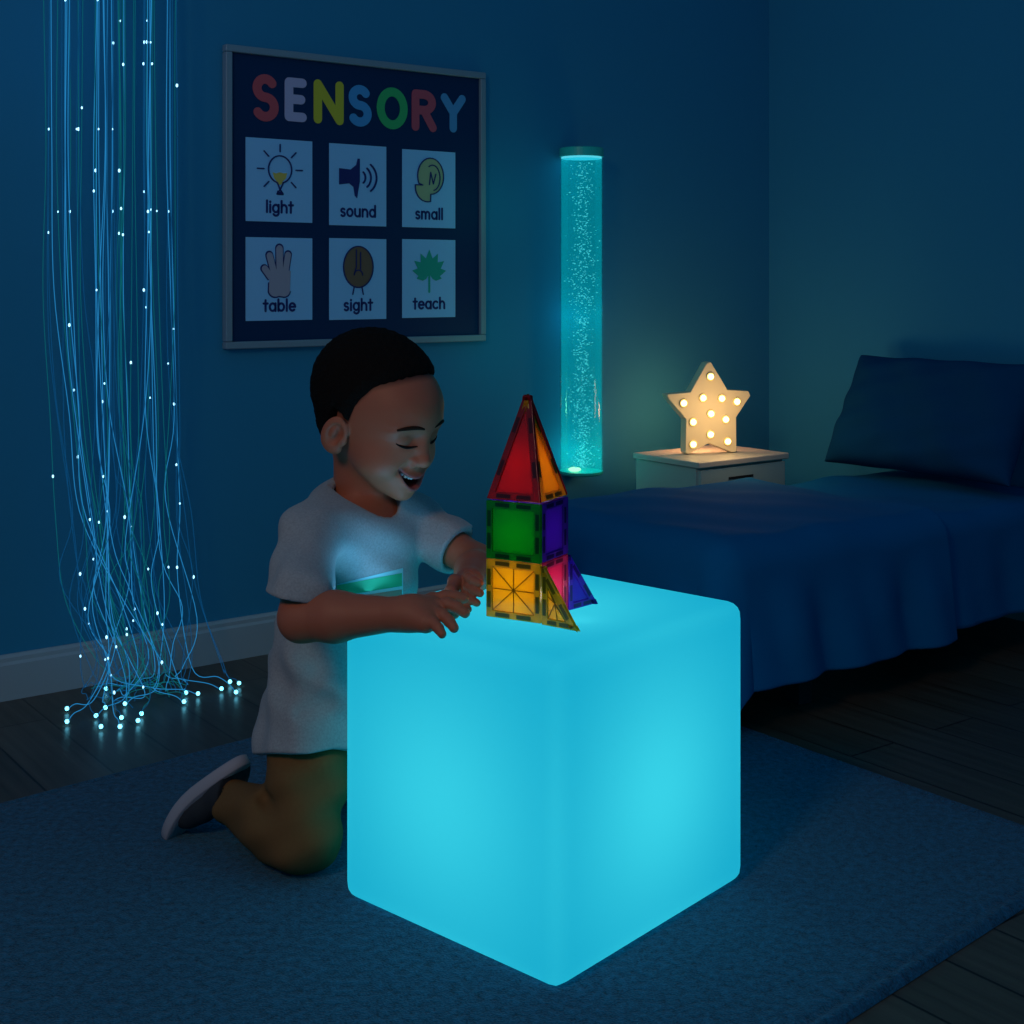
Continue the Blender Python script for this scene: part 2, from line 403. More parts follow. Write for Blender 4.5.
# ------------------------------------------------------------------ poster
def poster():
    P0 = on_wall(222, 348, 0); P1 = on_wall(485, 342, 0)
    a0 = 0.0; wid = (Vector((P1.x, P1.y, 0))-Vector((P0.x, P0.y, 0))).length*.985
    z0, z1 = .720, 1.424; O = Vector((P0.x, P0.y, 0))
    root = empty('sensory_poster', O+E1*wid/2+Z3*z0)
    tag(root, 'large navy poster reading SENSORY with six picture cards hung on the left wall', 'poster')
    def loc(u, v):
        p = on_wall(u, v, .012); d = p-O; return d.dot(E1), p.z
    fw = .017
    mb = MB()
    mb.box(O, E1, Z3, E2, 0, wid, z0, z0+fw, 0, .022); mb.box(O, E1, Z3, E2, 0, wid, z1-fw, z1, 0, .022)
    mb.box(O, E1, Z3, E2, 0, fw, z0+fw, z1-fw, 0, .022); mb.box(O, E1, Z3, E2, wid-fw, wid, z0+fw, z1-fw, 0, .022)
    mb.build('poster_frame', M['frame_grey'], root, bevel=.003)
    MB().box(O, E1, Z3, E2, fw-.002, wid-fw+.002, z0+fw-.002, z1-fw+.002, .002, .012).build('poster_panel', M['poster_navy'], root)
    hh = .012
    # heading
    for ch, u0, u1, t0, b0, c in (('S', 253, 278, 73, 122, 'red'), ('E', 285, 306, 77, 122, 'lilac'), ('N', 314, 343, 79, 125, 'yellow'), ('S', 349, 371, 84, 127, 'blue'),
                                  ('O', 377, 407, 86, 130, 'green'), ('R', 412, 436, 89, 132, 'coral'), ('Y', 441, 465, 93, 133, 'sky')):
        x0, zt = loc(u0, t0); x1, zb = loc(u1, b0); w = .020
        xs = [p[0] for st in GL[ch][1] for p in st]; gx0, gx1 = min(xs), max(xs)
        sx = (x1-x0-w)/(gx1-gx0); sy = (zt-zb-w)/.71
        mb = MB()
        for st in GL[ch][1]:
            stroke(mb, [(x0+w/2+(px-gx0)*sx, zb+w/2+py*sy) for px, py in st], w*1.12, O, E1, Z3, E2, hh, hh+.0015)
        mb.build('letter', M['letter_'+c], root)['label'] = {'red': 'red', 'lilac': 'lilac', 'yellow': 'yellow', 'blue': 'blue', 'green': 'green', 'coral': 'coral red', 'sky': 'pale blue'}[c]+' letter '+ch
    # cards
    cols = [(245.5, 312), (329, 386), (402, 455)]
    rows = [[(137, 221), (143, 225), (149, 227)], [(237, 321), (238, 320), (239, 318)]]
    words = [['light', 'sound', 'small'], ['table', 'sight', 'teach']]
    for r in range(2):
        for c in range(3):
            u0, u1 = cols[c]; t, b = rows[r][c]
            x0, zt = loc(u0, t); x1, zb = loc(u0, b); x1, _ = loc(u1, t)
            cx, cy = (x0+x1)/2, (zt+zb)/2; w, h = x1-x0, zt-zb
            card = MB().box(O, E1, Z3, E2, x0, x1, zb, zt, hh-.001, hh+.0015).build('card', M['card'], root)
            word = words[r][c]; card['label'] = 'white card with the word '+word
            mb = MB(); write(mb, word, cx, zb+h*.115, h*.185, .0052, O, E1, Z3, E2, hh+.0015, hh+.0025, .92, True)
            mb.build('caption', M['ink'], card)
            H0, H1 = hh+.0015, hh+.0022
            def poly(ps, mat, name='picture', k=0):
                MB().prism([(cx+x*h, cy+y*h) for x, y in ps], O, E1, Z3, E2, H0, H1+k*.0004).build(name, mat, card)
            def lines(ls, wt, mat=M['ink'], name='picture_outline', k=3):
                q = MB()
                for l in ls: stroke(q, [(cx+x*h, cy+y*h) for x, y in l], wt*h, O, E1, Z3, E2, H0, H1+k*.0004)
                q.build(name, mat, card)
            if word == 'light':
                poly([(-.09, .095), (-.05, .085), (0, .10), (.05, .09), (.10, .095), (.085, .03), (.04, -.01), (.02, -.05), (-.02, -.05), (-.04, -.01), (-.075, .03)], M['icon_yellow'])
                rays = []
                for k in range(8):
                    a = math.radians(90+45*k)
                    if k == 4: continue
                    rays.append([(.005+.215*math.cos(a), .135+.215*math.sin(a)), (.005+.30*math.cos(a), .135+.30*math.sin(a))])
                rays = [r_ for r_ in rays if r_[0][1] > -.06]
                lines([arc(.005, .135, .155, .165, -75, 255), [(-.03, -.03), (.0, -.10), (.045, -.16)], [(.045, -.03), (.01, -.10), (-.035, -.16)], [(-.03, -.165), (.045, -.165)]]+rays, .016)
                poly([(-.045, -.17), (-.03, -.12), (-.005, -.14), (.02, -.12), (.045, -.17)], M['ink'], k=3)
            elif word == 'sound':
                poly([(-.27, .0), (-.27, .2), (-.11, .19), (-.03, .25), (-.01, .33), (.02, .33), (.02, .05), (.0, -.05), (-.02, -.16), (-.05, -.13), (-.07, -.02), (-.13, .02)], M['ink'], k=2)
                lines([arc(.03, .10, .07, .08, -55, 55), arc(.05, .10, .13, .14, -55, 55), arc(.06, .10, .20, .20, -55, 55)], .022)
            elif word == 'small':
                out = arc(.02, .17, .20, .235, 205, -90)+arc(-.03, .02, .185, .185, 285, 180)+[(-.215, .05), (-.10, .05)]
                poly(out, M['icon_olive']); lines([out+[out[0]], arc(.05, .15, .115, .165, 120, -80), [(.0, .06), (.02, .22), (.06, .07), (.10, .20)]], .014)
            elif word == 'table':
                def finger(bx, by, tx, ty, w_):
                    d = Vector((tx-bx, ty-by)); L = d.length; d.normalize(); a = math.degrees(math.atan2(d.y, d.x))
                    return [(bx-d.y*-w_*-1, by+d.x*-w_*-1)][0:0]+[(bx+d.y*w_, by-d.x*w_)]+arc(tx-d.x*w_, ty-d.y*w_, w_, w_, a-90, a+90, 8)+[(bx-d.y*w_, by+d.x*w_)]
                palm = [(-.145, -.05)]+arc(-.06, -.14, .09, .08, 190, 300)+arc(.06, -.14, .08, .08, 250, 350)+[(.15, .10), (.0, .14), (-.12, .08)]
                fins = [finger(-.12, .02, -.23, .16, .042), finger(-.08, .08, -.15, .33, .042), finger(.0, .1, -.005, .42, .045), finger(.08, .10, .12, .34, .040)]
                lines([f for f in fins]+[palm[:-3]], .02, k=1)
                q = MB()
                for k_, f in enumerate(fins+[palm]): q.prism([(cx+x*h*.97, cy+y*h*.97) for x, y in f], O, E1, Z3, E2, H0, H1+.0008+k_*.00005)
                q.build('picture', M['icon_skin'], card)
            elif word == 'sight':
                e = arc(0, .15, .21, .255, 0, 360, 30); poly(e, M['icon_brown'])
                lines([e, [(-.03, .36), (-.03, .15), (-.06, .06)], [(.03, .33), (.03, .12)], arc(.0, .05, .06, .06, 180, 0), [(-.06, -.10), (-.08, -.19)], [(.05, -.10), (.07, -.19)]], .014)
            else:
                q = MB()
                for k in range(9):
                    a = math.radians(90+(k-4)*27); L = [.20, .26, .28, .29, .31, .29, .28, .26, .20][k]; d = Vector((math.cos(a), math.sin(a))); w = Vector((-d.y, d.x))*.052
                    b = Vector((0, .06)); lf = [b, b+d*L*.35-w*.9, b+d*L*.62-w, b+d*L, b+d*L*.62+w, b+d*L*.35+w*.9]
                    q.prism([(cx+p.x*h*1.0, cy+p.y*h) for p in lf], O, E1, Z3, E2, H0, H1+k*.00008)
                stroke(q, [(cx, cy+.08*h), (cx, cy-.17*h)], .03*h, O, E1, Z3, E2, H0, H1)
                q.build('picture', M['icon_green'], card)
poster()

# ------------------------------------------------------------------ fibre optics
def catmull(P, n):
    P = [Vector(p) for p in P]; P = [P[0]*2-P[1]]+P+[P[-1]*2-P[-2]]; out = []
    for i in range(1, len(P)-2):
        for k in range(n):
            t = k/n; a, b, c, d = P[i-1], P[i], P[i+1], P[i+2]
            out.append(.5*((2*b)+(c-a)*t+(2*a-5*b+4*c-d)*t*t+(3*b-a-3*c+d)*t**3))
    out.append(P[-2]); return out
def fibres():
    top_z = 1.78
    h0 = on_wall(40, 100, .09); h1 = on_wall(182, 100, .09)
    root = empty('fibre_optic_curtain', ((h0+h1)/2).to_3d()*1)
    root.location.z = top_z
    tag(root, 'hanging curtain of thin blue glowing fibre optic strands trailing onto the floor', 'fibre optic light')
    a = Vector((h0.x, h0.y, 0)); b = Vector((h1.x, h1.y, 0))
    MB().box(a-E2*.09, E1, E2, Z3, -.03, (b-a).length+.03, 0, .13, top_z, top_z+.04).build('light_bar', M['harness'], root, bevel=.005)
    tips = [(67, 710), (67, 723), (101, 728), (120, 728), (105.5, 709), (125, 705), (121.5, 719), (141.5, 715), (184, 703), (186, 694), (138, 722), (198, 695),
            (221.5, 690), (236, 693.5), (230, 683), (239, 684.5), (96, 717), (106, 690), (88, 700), (150, 700), (112, 702), (133, 708), (160, 694), (172, 690), (126, 712)]
    us = []
    for (m, s, n) in ((108, 10, 16), (82, 9, 10), (124, 7, 7), (148, 5, 7), (50, 6, 5), (68, 4, 4), (176, 5, 3), (100, 25, 6)):
        us += [m+s*max(-1.6, min(1.6, rng.normal())) for _ in range(n)]
    for i, u in enumerate(us):
        bb = .05+.09*rng.random(); right = (u-108)/70
        if i < len(tips): tu, tv = tips[i % len(tips)]; L = 1
        else: tu, tv = 85+rng.random()*110, 684+rng.random()*18; L = .5
        if i < len(tips):                      # nearest-ish assignment keeps side strands on their side
            u = us[i] if abs(us[i]-tu) < 70 else 108+(tu-108)*.5+rng.normal()*6
        tip = Vector(((tu-512)/F_PX, 1, -(tv-HZ)/F_PX)); tip = Vector((0, 0, CH))+tip*((CH-.005)/((tv-HZ)/F_PX))
        top = on_wall(u, 0, bb); top.z = top_z
        def at(du, v, db=0.0): return on_wall(u+du, v, max(.03, bb+db))
        s1, s2, s3 = rng.normal()*2, rng.normal()*4, rng.normal()*6; u = min(u, 176)
        ku = 140+(tu-140)*.38+(u-108)*.25+rng.normal()*20
        P = [top, at(s1*.3, 0), at(s1, 150), at(s2*.6, 290), at(s2+(ku-u)*.12, 420+rng.normal()*20), at(s3+(ku-u)*.35, 520+rng.normal()*15, .02),
             on_wall(u*.45+ku*.55+rng.normal()*12, 600+rng.normal()*12, .08+.05*rng.random())]
        k = on_wall(ku, 660+rng.normal()*8, .15); P.append(k)
        mid = k.lerp(tip, .45); mid.z = .012+.02*rng.random(); side = Vector((rng.normal(), rng.normal(), 0))*.02
        P.append(mid+side); P.append(tip+(mid-tip)*.3+side*.3+Vector((0, 0, .006))); P.append(tip)
        path = catmull(P, 7)
        for q in path:
            q.z = max(q.z, .0035)
            bq = (q-C0).dot(E2)
            if bq < .024: q += E2*(.024-bq)
        mk = 'fibre_c' if (i % 5 in (2, 4) and abs(us[i]-108) > 8) else ('fibre_b' if (i % 4 == 0 or (i % 2 and abs(us[i]-104) < 9)) else 'fibre_a')
        rr = .00085 if mk == 'fibre_b' else .0007
        s = MB().tube(path, rr, 5).build('strand', M[mk], root, sm=True)
        if i < 18: MB().sphere(tip+Z3*.003, .0043, 8, 6).build('light_tip', M['fibre_tip'], s, sm=True)
        if True:
            for _ in range(2 if i % 2 else 1):
                p = path[int(rng.random()**1.3*len(path)*.72)+6]
                MB().sphere(p, .0015+.0011*rng.random(), 6, 5, (1, 1, 1.6)).build('light_point', M['fibre_spark'], s, sm=True)
fibres()

# ------------------------------------------------------------------ bubble tube
def bubble_tube():
    r = .0590; cx = 581.5
    c = on_wall(cx, 472, .0605); D = c.y
    cen = W(cx, 472, D); z0 = cen.z; z1 = W(cx, 148, D).z; base = Vector((cen.x, cen.y, z0))
    root = empty('bubble_tube', base)
    tag(root, 'tall clear bubble tube glowing teal, fixed upright to the left wall', 'bubble lamp')
    m, nt, out = new_mat('tube acrylic'); N, L = nt.nodes, nt.links
    tr = N.new('ShaderNodeBsdfTransparent'); tr.inputs[0].default_value = (.80, .97, .97, 1)
    tl = N.new('ShaderNodeBsdfTranslucent'); tl.inputs[0].default_value = (.25, .9, .9, 1)
    gl = N.new('ShaderNodeBsdfGlossy'); gl.inputs['Roughness'].default_value = .08
    lw = N.new('ShaderNodeLayerWeight'); lw.inputs[0].default_value = .35
    m1 = N.new('ShaderNodeMixShader'); m1.inputs[0].default_value = .10; L.new(tr.outputs[0], m1.inputs[1]); L.new(tl.outputs[0], m1.inputs[2])
    mu = N.new('ShaderNodeMath'); mu.operation = 'MULTIPLY'; mu.inputs[1].default_value = .35; L.new(lw.outputs['Fresnel'], mu.inputs[0])
    m2 = N.new('ShaderNodeMixShader'); L.new(mu.outputs[0], m2.inputs[0]); L.new(m1.outputs[0], m2.inputs[1]); L.new(gl.outputs[0], m2.inputs[2])
    L.new(m2.outputs[0], out.inputs[0])
    prof = [(r, 0), (r, z1-z0)]
    MB().lathe(base, Z3, prof, 48).build('tube_wall', m, root, sm=True)
    m, nt, out = new_mat('lit water'); N, L = nt.nodes, nt.links
    e = N.new('ShaderNodeEmission'); e.inputs[0].default_value = (0, .135, .16, 1); e.inputs[1].default_value = .60
    tr = N.new('ShaderNodeBsdfTransparent'); tr.inputs[0].default_value = (.5, .86, .9, 1)
    tl = N.new('ShaderNodeBsdfTranslucent'); tl.inputs[0].default_value = (.05, .6, .6, 1)
    mm = N.new('ShaderNodeMixShader'); mm.inputs[0].default_value = .16; L.new(tr.outputs[0], mm.inputs[1]); L.new(tl.outputs[0], mm.inputs[2])
    ad = N.new('ShaderNodeAddShader'); L.new(e.outputs[0], ad.inputs[0]); L.new(mm.outputs[0], ad.inputs[1]); L.new(ad.outputs[0], out.inputs[0])
    hw = z1-z0-.030
    MB().lathe(base, Z3, [(.001, .003), (r-.004, .003), (r-.004, hw), (.001, hw)], 40).build('water', m, root, sm=False)
    # cap and glowing water top
    MB().lathe(base+Z3*(z1-z0), Z3, [(r-.003, -.0245), (r+.0012, -.0245), (r+.0012, -.002), (r-.003, 0), (.001, 0)], 48).build('cap', M['tube_cap'], root, sm=False)
    MB().lathe(base+Z3*(hw+.001), Z3, [(.001, 0), (r-.004, 0), (r-.004, .004), (.001, .004)], 40).build('surface_light', emat('water surface light', (.12, .66, .82), 1.1), root)
    MB().lathe(base, Z3, [(.001, -.006), (r-.004, -.006), (r, -.002), (r, .004), (.001, .004)], 48).build('base_plate', M['tube_cap'], root)
    MB().sphere(base+Vector((-.020, -.028, .011)), .011, 12, 8, (1.6, 1, .6)).build('base_lamp', emat('yellow green lamp', (.72, 1, .42), 2.2), root, sm=True)
    q = MB(); bm_ = emat('lit bubbles', (.16, .80, .84), .9)
    for i in range(1250):
        h = rng.random()**1.25*(hw-.02)+.008
        sp = .0125+.006*math.sin(h*9)**2 if rng.random() < .84 else .034
        x, y = rng.normal()*sp+.004, rng.normal()*sp
        if math.hypot(x, y) > r-.008: continue
        s = .0009+.0012*rng.random()**2
        q.sphere(base+Vector((x, y, h)), s, 5, 4, (1.5, 1.3, .8))
    tag(q.build('bubbles', bm_, root, sm=True), kind='stuff')
    return base, z1-z0
tube_base, tube_h = bubble_tube()

# ------------------------------------------------------------------ nightstand and star
NZ = .408
def floor_at(u, v, z): 
    t = (CH-z)/((v-HZ)/F_PX); return Vector(((u-512)/F_PX*t, t, z))
def nightstand():
    pf = floor_at(697, 463, NZ); pr = floor_at(788, 453, NZ); pl = floor_at(634, 451.5, NZ)
    w = (pr-pf).dot(E1); d = -(pl-pf).dot(E2)
    O = Vector((pf.x, pf.y, 0))+E1*.006; d -= .022; root = empty('nightstand', O+E1*w/2-E2*d/2)
    tag(root, 'small pale painted nightstand in the corner beside the bed', 'nightstand')
    t = .016; i = .008
    MB().box(O, E1, E2, Z3, i, w-i, -d, -.018, 0, NZ-t).build('body', M['cabinet'], root, bevel=.002)
    MB().box(O, E1, E2, Z3, 0, w, -d-.004, 0, NZ-t, NZ).build('top', M['cabinet_top'], root, bevel=.003)
    for k, (za, zb) in enumerate(((NZ-t-.12, NZ-t-.006), (NZ-t-.245, NZ-t-.126), (.03, NZ-t-.251))):
        dr = MB().box(O, E1, E2, Z3, i+.004, w-i-.004, -.019, -.004, za, zb).build('drawer', M['cabinet'], root, bevel=.002)
        MB().box(O, E1, E2, Z3, w*.33, w*.60, -.005, -.0030, zb-.032, zb-.025).build('handle', M['slot'], dr)
    return O, w, d
NO, NW, ND = nightstand()
def star_lamp():
    # face plane: roughly faces the camera, turned a little so its left rim shows
    fwd = Vector((.30, -.954, 0)).normalized(); right = Z3.cross(-fwd).normalized()*1
    right = Vector((-fwd.y, fwd.x, 0)); right = right if right.x > 0 else -right
    bc = NO+E1*NW*.42-E2*ND*.46
    D = bc.y; k = D/F_PX
    # outline measured on the photo (relative to the centre of the face)
    pts = [(711, 362), (728, 389.5), (750, 391.5), (752, 396), (737, 417), (737.5, 451), (733, 451.5), (709, 441.5), (688, 451.5), (685, 450), (685.5, 417), (668, 397), (666, 392.5), (690, 391), (706.5, 363)]
    u0, v0 = 711, 451.5
    k *= 1.03; P = [((u-u0)*k/right.x*1.0, (v0-v)*k) for u, v in pts]
    O = Vector(((u0-512)*D/F_PX, D, NZ+.0005)); dep = .034
    root = empty('star_lamp', O+fwd*(-dep/2))
    tag(root, 'cream star shaped marquee lamp with lit round bulbs standing on the nightstand', 'lamp')
    ax, ay, az = right, Z3, fwd
    n = len(P); c = (sum(p[0] for p in P)/n, sum(p[1] for p in P)/n)
    back = MB(); back.prism(P, O, ax, ay, az, -dep, -.004)
    back.build('star_body', M['star_side'], root, bevel=.003)
    Pi = [(c[0]+(x-c[0])*.985, max(.0008, c[1]+(y-c[1])*.985)) for x, y in P]
    MB().prism(Pi, O, ax, ay, az, -.004, .0005).build('star_face', M['star'], root, bevel=.001)
    for (u, v) in ((710, 376.5), (683, 401.5), (702.5, 397), (721.5, 398), (737, 401.5), (710.5, 412.5), (692.5, 420), (725.5, 418.5), (710, 432.5), (692.5, 441.5), (727.5, 440)):
        x, z = (u-u0)*k/right.x, (v0-v)*k; p = O+ax*x+Z3*z
        b = MB().lathe(p, az, [(.0115, 0), (.0125, .003), (.0105, .005), (.0095, .003), (.001, .0022)], 20).build('bulb_cup', M['bulb_cup'], root, sm=True)
        MB().sphere(p+az*.0055, .0075, 12, 8).build('bulb', M['bulb'], b, sm=True)
    return O, fwd
star_o, star_f = star_lamp()

# ------------------------------------------------------------------ bed
BZ = .36
def draped(name, a_lo, a_hi, b_lo, b_hi, z, drops, thick, mat, nx=110, ny=90, seedv=0, hang_foot=True, fold=.012, lift=0.0, round_r=.045):
    """cloth lying on a slab and hanging over its edges. drops = (far side, near side, foot)"""
    dfar, dnear, dfoot = drops
    rr = np.random.default_rng(seedv)
    ph = rr.random(12)*6.28
    ps = np.linspace(a_lo, a_hi+(dfoot if hang_foot else 0), nx); qs = np.linspace(b_lo-dfar, b_hi+dnear, ny)
    vs = []; fs = []
    def place(p, q):
        ca = min(max(p, a_lo), a_hi-round_r) if hang_foot else p; cb = min(max(q, b_lo+round_r), b_hi-round_r)
        da, db = p-ca, q-cb; d = math.hypot(da, db)
        wr = .0035*math.sin(7*p+9*q+ph[0])+.003*math.sin(17*p-11*q+ph[1])+.0016*math.sin(31*p+23*q+ph[2])+.006*math.sin(4*p-3*q+ph[5])
        if d < 1e-9: return R(ca, cb, z+wr+lift)
        na, nb = da/d, db/d
        arcl = round_r*PI/2
        if d < arcl:
            th = d/round_r; off = round_r*math.sin(th); h = round_r*(1-math.cos(th))
        else:
            off = round_r; h = round_r+(d-arcl)
        along = ca*1.0-cb*1.0+math.atan2(nb, na)*.12
        hang = max(0, d-arcl)
        amp = fold*min(1, hang/.12)
        fl = amp*(math.sin(along*26+ph[3])+.6*math.sin(along*47+ph[4]+hang*9))+hang*.10
        off += fl
        zz = z+wr*(1-min(1, h/.1))+lift-h
        if zz < .022: off += (.022-zz)*.55; zz = .022+.004*math.sin(along*40)
        return R(ca+na*off, cb+nb*off, zz)
    for p in ps:
        for q in qs: vs.append(place(float(p), float(q)))
    for i in range(nx-1):
        for j in range(ny-1):
            a = i*ny+j; fs.append((a, a+1, a+ny+1, a+ny))
    o = mesh_obj(name, vs, fs, mat, None, True)
    m = o.modifiers.new('t', 'SOLIDIFY'); m.thickness = thick; m.offset = -1 if False else 1
    bm = bmesh.new(); bm.from_mesh(o.data)
    if sum(f.normal.z for f in bm.faces) < 0: bmesh.ops.reverse_faces(bm, faces=bm.faces)
    bm.to_mesh(o.data); bm.free(); m.offset = 1
    return o
def bed():
    a0, a1, b0, b1 = .03, 1.295, .475, 1.085
    root = empty('bed', R((a0+a1)/2, (b0+b1)/2, 0)); tag(root, 'low single bed covered in blue bedding, its head against the right wall', 'bed')
    MB().box(C0, -E1, E2, Z3, a0, a1-.03, b0+.02, b1-.03, .14, .20).build('bed_base', M['bed_wood'], root, bevel=.006)
    for a in (a0+.03, a1-.30):
        for b in (b0+.05, b1-.08): MB().box(C0, -E1, E2, Z3, a-.02, a+.02, b-.02, b+.02, 0.0, .14).build('leg', M['bed_wood'], root, bevel=.003)
    MB().box(C0, -E1, E2, Z3, a0, a1-.02, b0+.012, b1-.022, .20, BZ-.028).build('mattress', M['mattress'], root, bevel=.03, seg=4)
    s = draped('bed_sheet', a0, a1-.03, b0+.004, b1-.012, BZ-.018, (.05, .215, 0), .004, M['bedding'], 90, 100, 3, hang_foot=False, fold=.007)
    tag(s, 'blue sheet over the head half of the bed, hanging down its near side', 'sheet')
    d = draped('duvet', .615, a1, b0-.004, b1-.004, BZ-.006, (.06, .245, .34), .021, M['bedding'], 110, 120, 11, fold=.010)
    sb = d.modifiers.new('s', 'SUBSURF'); sb.levels = sb.render_levels = 1
    tag(d, 'rumpled blue duvet covering the foot half of the bed, its corner touching the rug', 'duvet')
bed()
def pillow():
    n = 44; vs = []; fs = []
    b0, b1 = .44, 1.01; hgt = .325; th = .066
    base = .255; top = .095
    up = (R(top, 0, BZ+.30)-R(base, 0, BZ+.01)); up.normalize(); side = E2; nrm = side.cross(up).normalized()
    if nrm.y > 0: nrm = -nrm
    cen = (R(base, (b0+b1)/2, BZ+.02)+R(top, (b0+b1)/2, BZ+.31))/2+nrm*.0
    def pt(s, t, sg):
        # pinched corners
        x = s*(b1-b0)/2*(1-.05*(t*t)*(1-abs(s)**6*1.0)) ; y = t*hgt/2*(1-.07*(1-s*s)*0-.06*(s*s)*(1-abs(t)**6)*0)
        x *= 1-.045*(1-t**4)*abs(s)**3; y *= 1-.055*(1-s**4)*abs(t)**3
        e = max(0, (1-s**4)*(1-t**4))**.42
        w = .004*math.sin(9*s+4*t)+.003*math.sin(14*t-6*s+1)
        e2 = max(0, 1-max(abs(s), abs(t))**2)
        z = sg*(th*e+.002)+w*e+.006*math.sin(11*math.atan2(t, s))*e2**.3*(1-e2)*sg
        return cen+side*x+up*y+nrm*z
    for sg in (1, -1):
        for i in range(n+1):
            for j in range(n+1):
                f = lambda k: math.sin((k/n*2-1)*PI/2)
                vs.append(pt(f(i), f(j), sg))
    N_ = (n+1)**2
    for i in range(n):
        for j in range(n):
            a = i*(n+1)+j; fs.append((a, a+1, a+n+2, a+n+1)); b = a+N_; fs.append((b, b+n+1, b+n+2, b+1))
    for i in range(n):
        for (p, q) in ((i, i+1), (n*(n+1)+i+1, n*(n+1)+i)): fs.append((q, p, p+N_, q+N_))
        for (p, q) in (((i+1)*(n+1), i*(n+1)), (i*(n+1)+n, (i+1)*(n+1)+n)): fs.append((q, p, p+N_, q+N_))
    o = mesh_obj('pillow', vs, fs, M['pillow'], None, True)
    bm = bmesh.new(); bm.from_mesh(o.data); bmesh.ops.recalc_face_normals(bm, faces=bm.faces); bm.to_mesh(o.data); bm.free()
    tag(o, 'plump navy pillow leaning against the right wall at the head of the bed', 'pillow')
pillow()

# ------------------------------------------------------------------ magnetic tiles
TL = .0850; TH = .0800; TT = .0060
TILE = {  # colour: (transparent tint, glow)
 'yellow': ((.95, .66, .02), (.98, .64, .01)), 'orange': ((.95, .52, .02), (1.0, .52, .01)), 'red': ((.75, .02, .02), (.58, .010, .014)),
 'green': ((.03, .50, .03), (.01, .42, .01)), 'purple': ((.13, .03, .45), (.13, .02, .50)), 'blue': ((.04, .03, .60), (.10, .02, .85)), 'pink': ((.60, .04, .16), (.72, .04, .22))}
TM = {}
for k, (c, g) in TILE.items():
    TM[k] = (tile_mat(k+' clear panel', c, g, .38), tile_mat(k+' tile rim', tuple(x*.75 for x in c), tuple(x*.86 for x in g), .09),
             tile_mat(k+' magnet', tuple(x*.25 for x in c), tuple(x*.30 for x in g), .12))
def tile(name, kind, poly, o, ax, ay, col, label, rays='square', group='magnetic tiles of the tower'):
    """poly: 2-D outline in metres, ax/ay span the tile, centred on thickness"""
    az = ax.cross(ay).normalized(); cx = sum(p[0] for p in poly)/len(poly); cy = sum(p[1] for p in poly)/len(poly)
    root = empty(name, o+ax*poly[0][0]+ay*poly[0][1]); tag(root, label, 'magnetic tile', group)
    n = len(poly); rim = .0100
    # inset polygon
    area = sum(poly[i][0]*poly[(i+1) % n][1]-poly[(i+1) % n][0]*poly[i][1] for i in range(n)); sg = 1 if area > 0 else -1
    def inset(d):
        out = []
        for i in range(n):
            p, q, r = Vector(poly[i-1]), Vector(poly[i]), Vector(poly[(i+1) % n])
            e0, e1 = (q-p).normalized(), (r-q).normalized()
            n0, n1 = Vector((-e0.y, e0.x))*sg, Vector((-e1.y, e1.x))*sg
            b = (n0+n1); b = b/(b.length_squared)*2
            out.append(tuple(q+b*d))
        return out
    ins = inset(rim); outp = inset(.0004)
    mb = MB(); vs = []; fs = []
    for h in (-TT/2, TT/2):
        vs += [o+ax*x+ay*y+az*h for x, y in outp]+[o+ax*x+ay*y+az*h for x, y in ins]
    for i in range(n):
        j = (i+1) % n
        fs += [(i, j, n+j, n+i)[::-1], (2*n+i, 2*n+j, 3*n+j, 3*n+i), (i, 2*n+i, 2*n+j, j)[::-1], (n+i, n+j, 3*n+j, 3*n+i)[::-1]]
    mb.add(vs, fs).build('tile_rim', TM[col][1], root, bevel=.0008)
    ins2 = inset(rim-.0006); mb = MB().prism(ins2, o, ax, ay, az, -.0012, .0012)
    pan = mb.build('tile_panel', TM[col][0], root)
    # moulded ray pattern as raised ribs on the panel
    q = MB(); c2 = (sum(p[0] for p in ins)/n, sum(p[1] for p in ins)/n)
    tg = list(ins)+[((ins[i][0]+ins[(i+1) % n][0])/2, (ins[i][1]+ins[(i+1) % n][1])/2) for i in range(n)]
    for t in (tg if col == 'yellow' else []): stroke(q, [c2, t], .0009, o, ax, ay, az, -.0018, .0018)
    if q.v: q.build('rib_pattern', TM[col][2], root)
    # magnets along each edge
    mid = inset(rim/2)
    for i in range(n):
        p, r = Vector(mid[i]), Vector(mid[(i+1) % n]); L = (r-p).length; e = (r-p)/L; w = Vector((-e.y, e.x))
        for s in (.28, .72):
            l = min(.011, L*.17); c = p+e*L*s
            cs = [c+e*l+w*.0026, c-e*l+w*.0026, c-e*l-w*.0026, c+e*l-w*.0026]
            MB().prism([tuple(x) for x in cs], o, ax, ay, az, -TT/2-.0002, TT/2+.0002).build('magnet', TM[col][2], root)
    return root
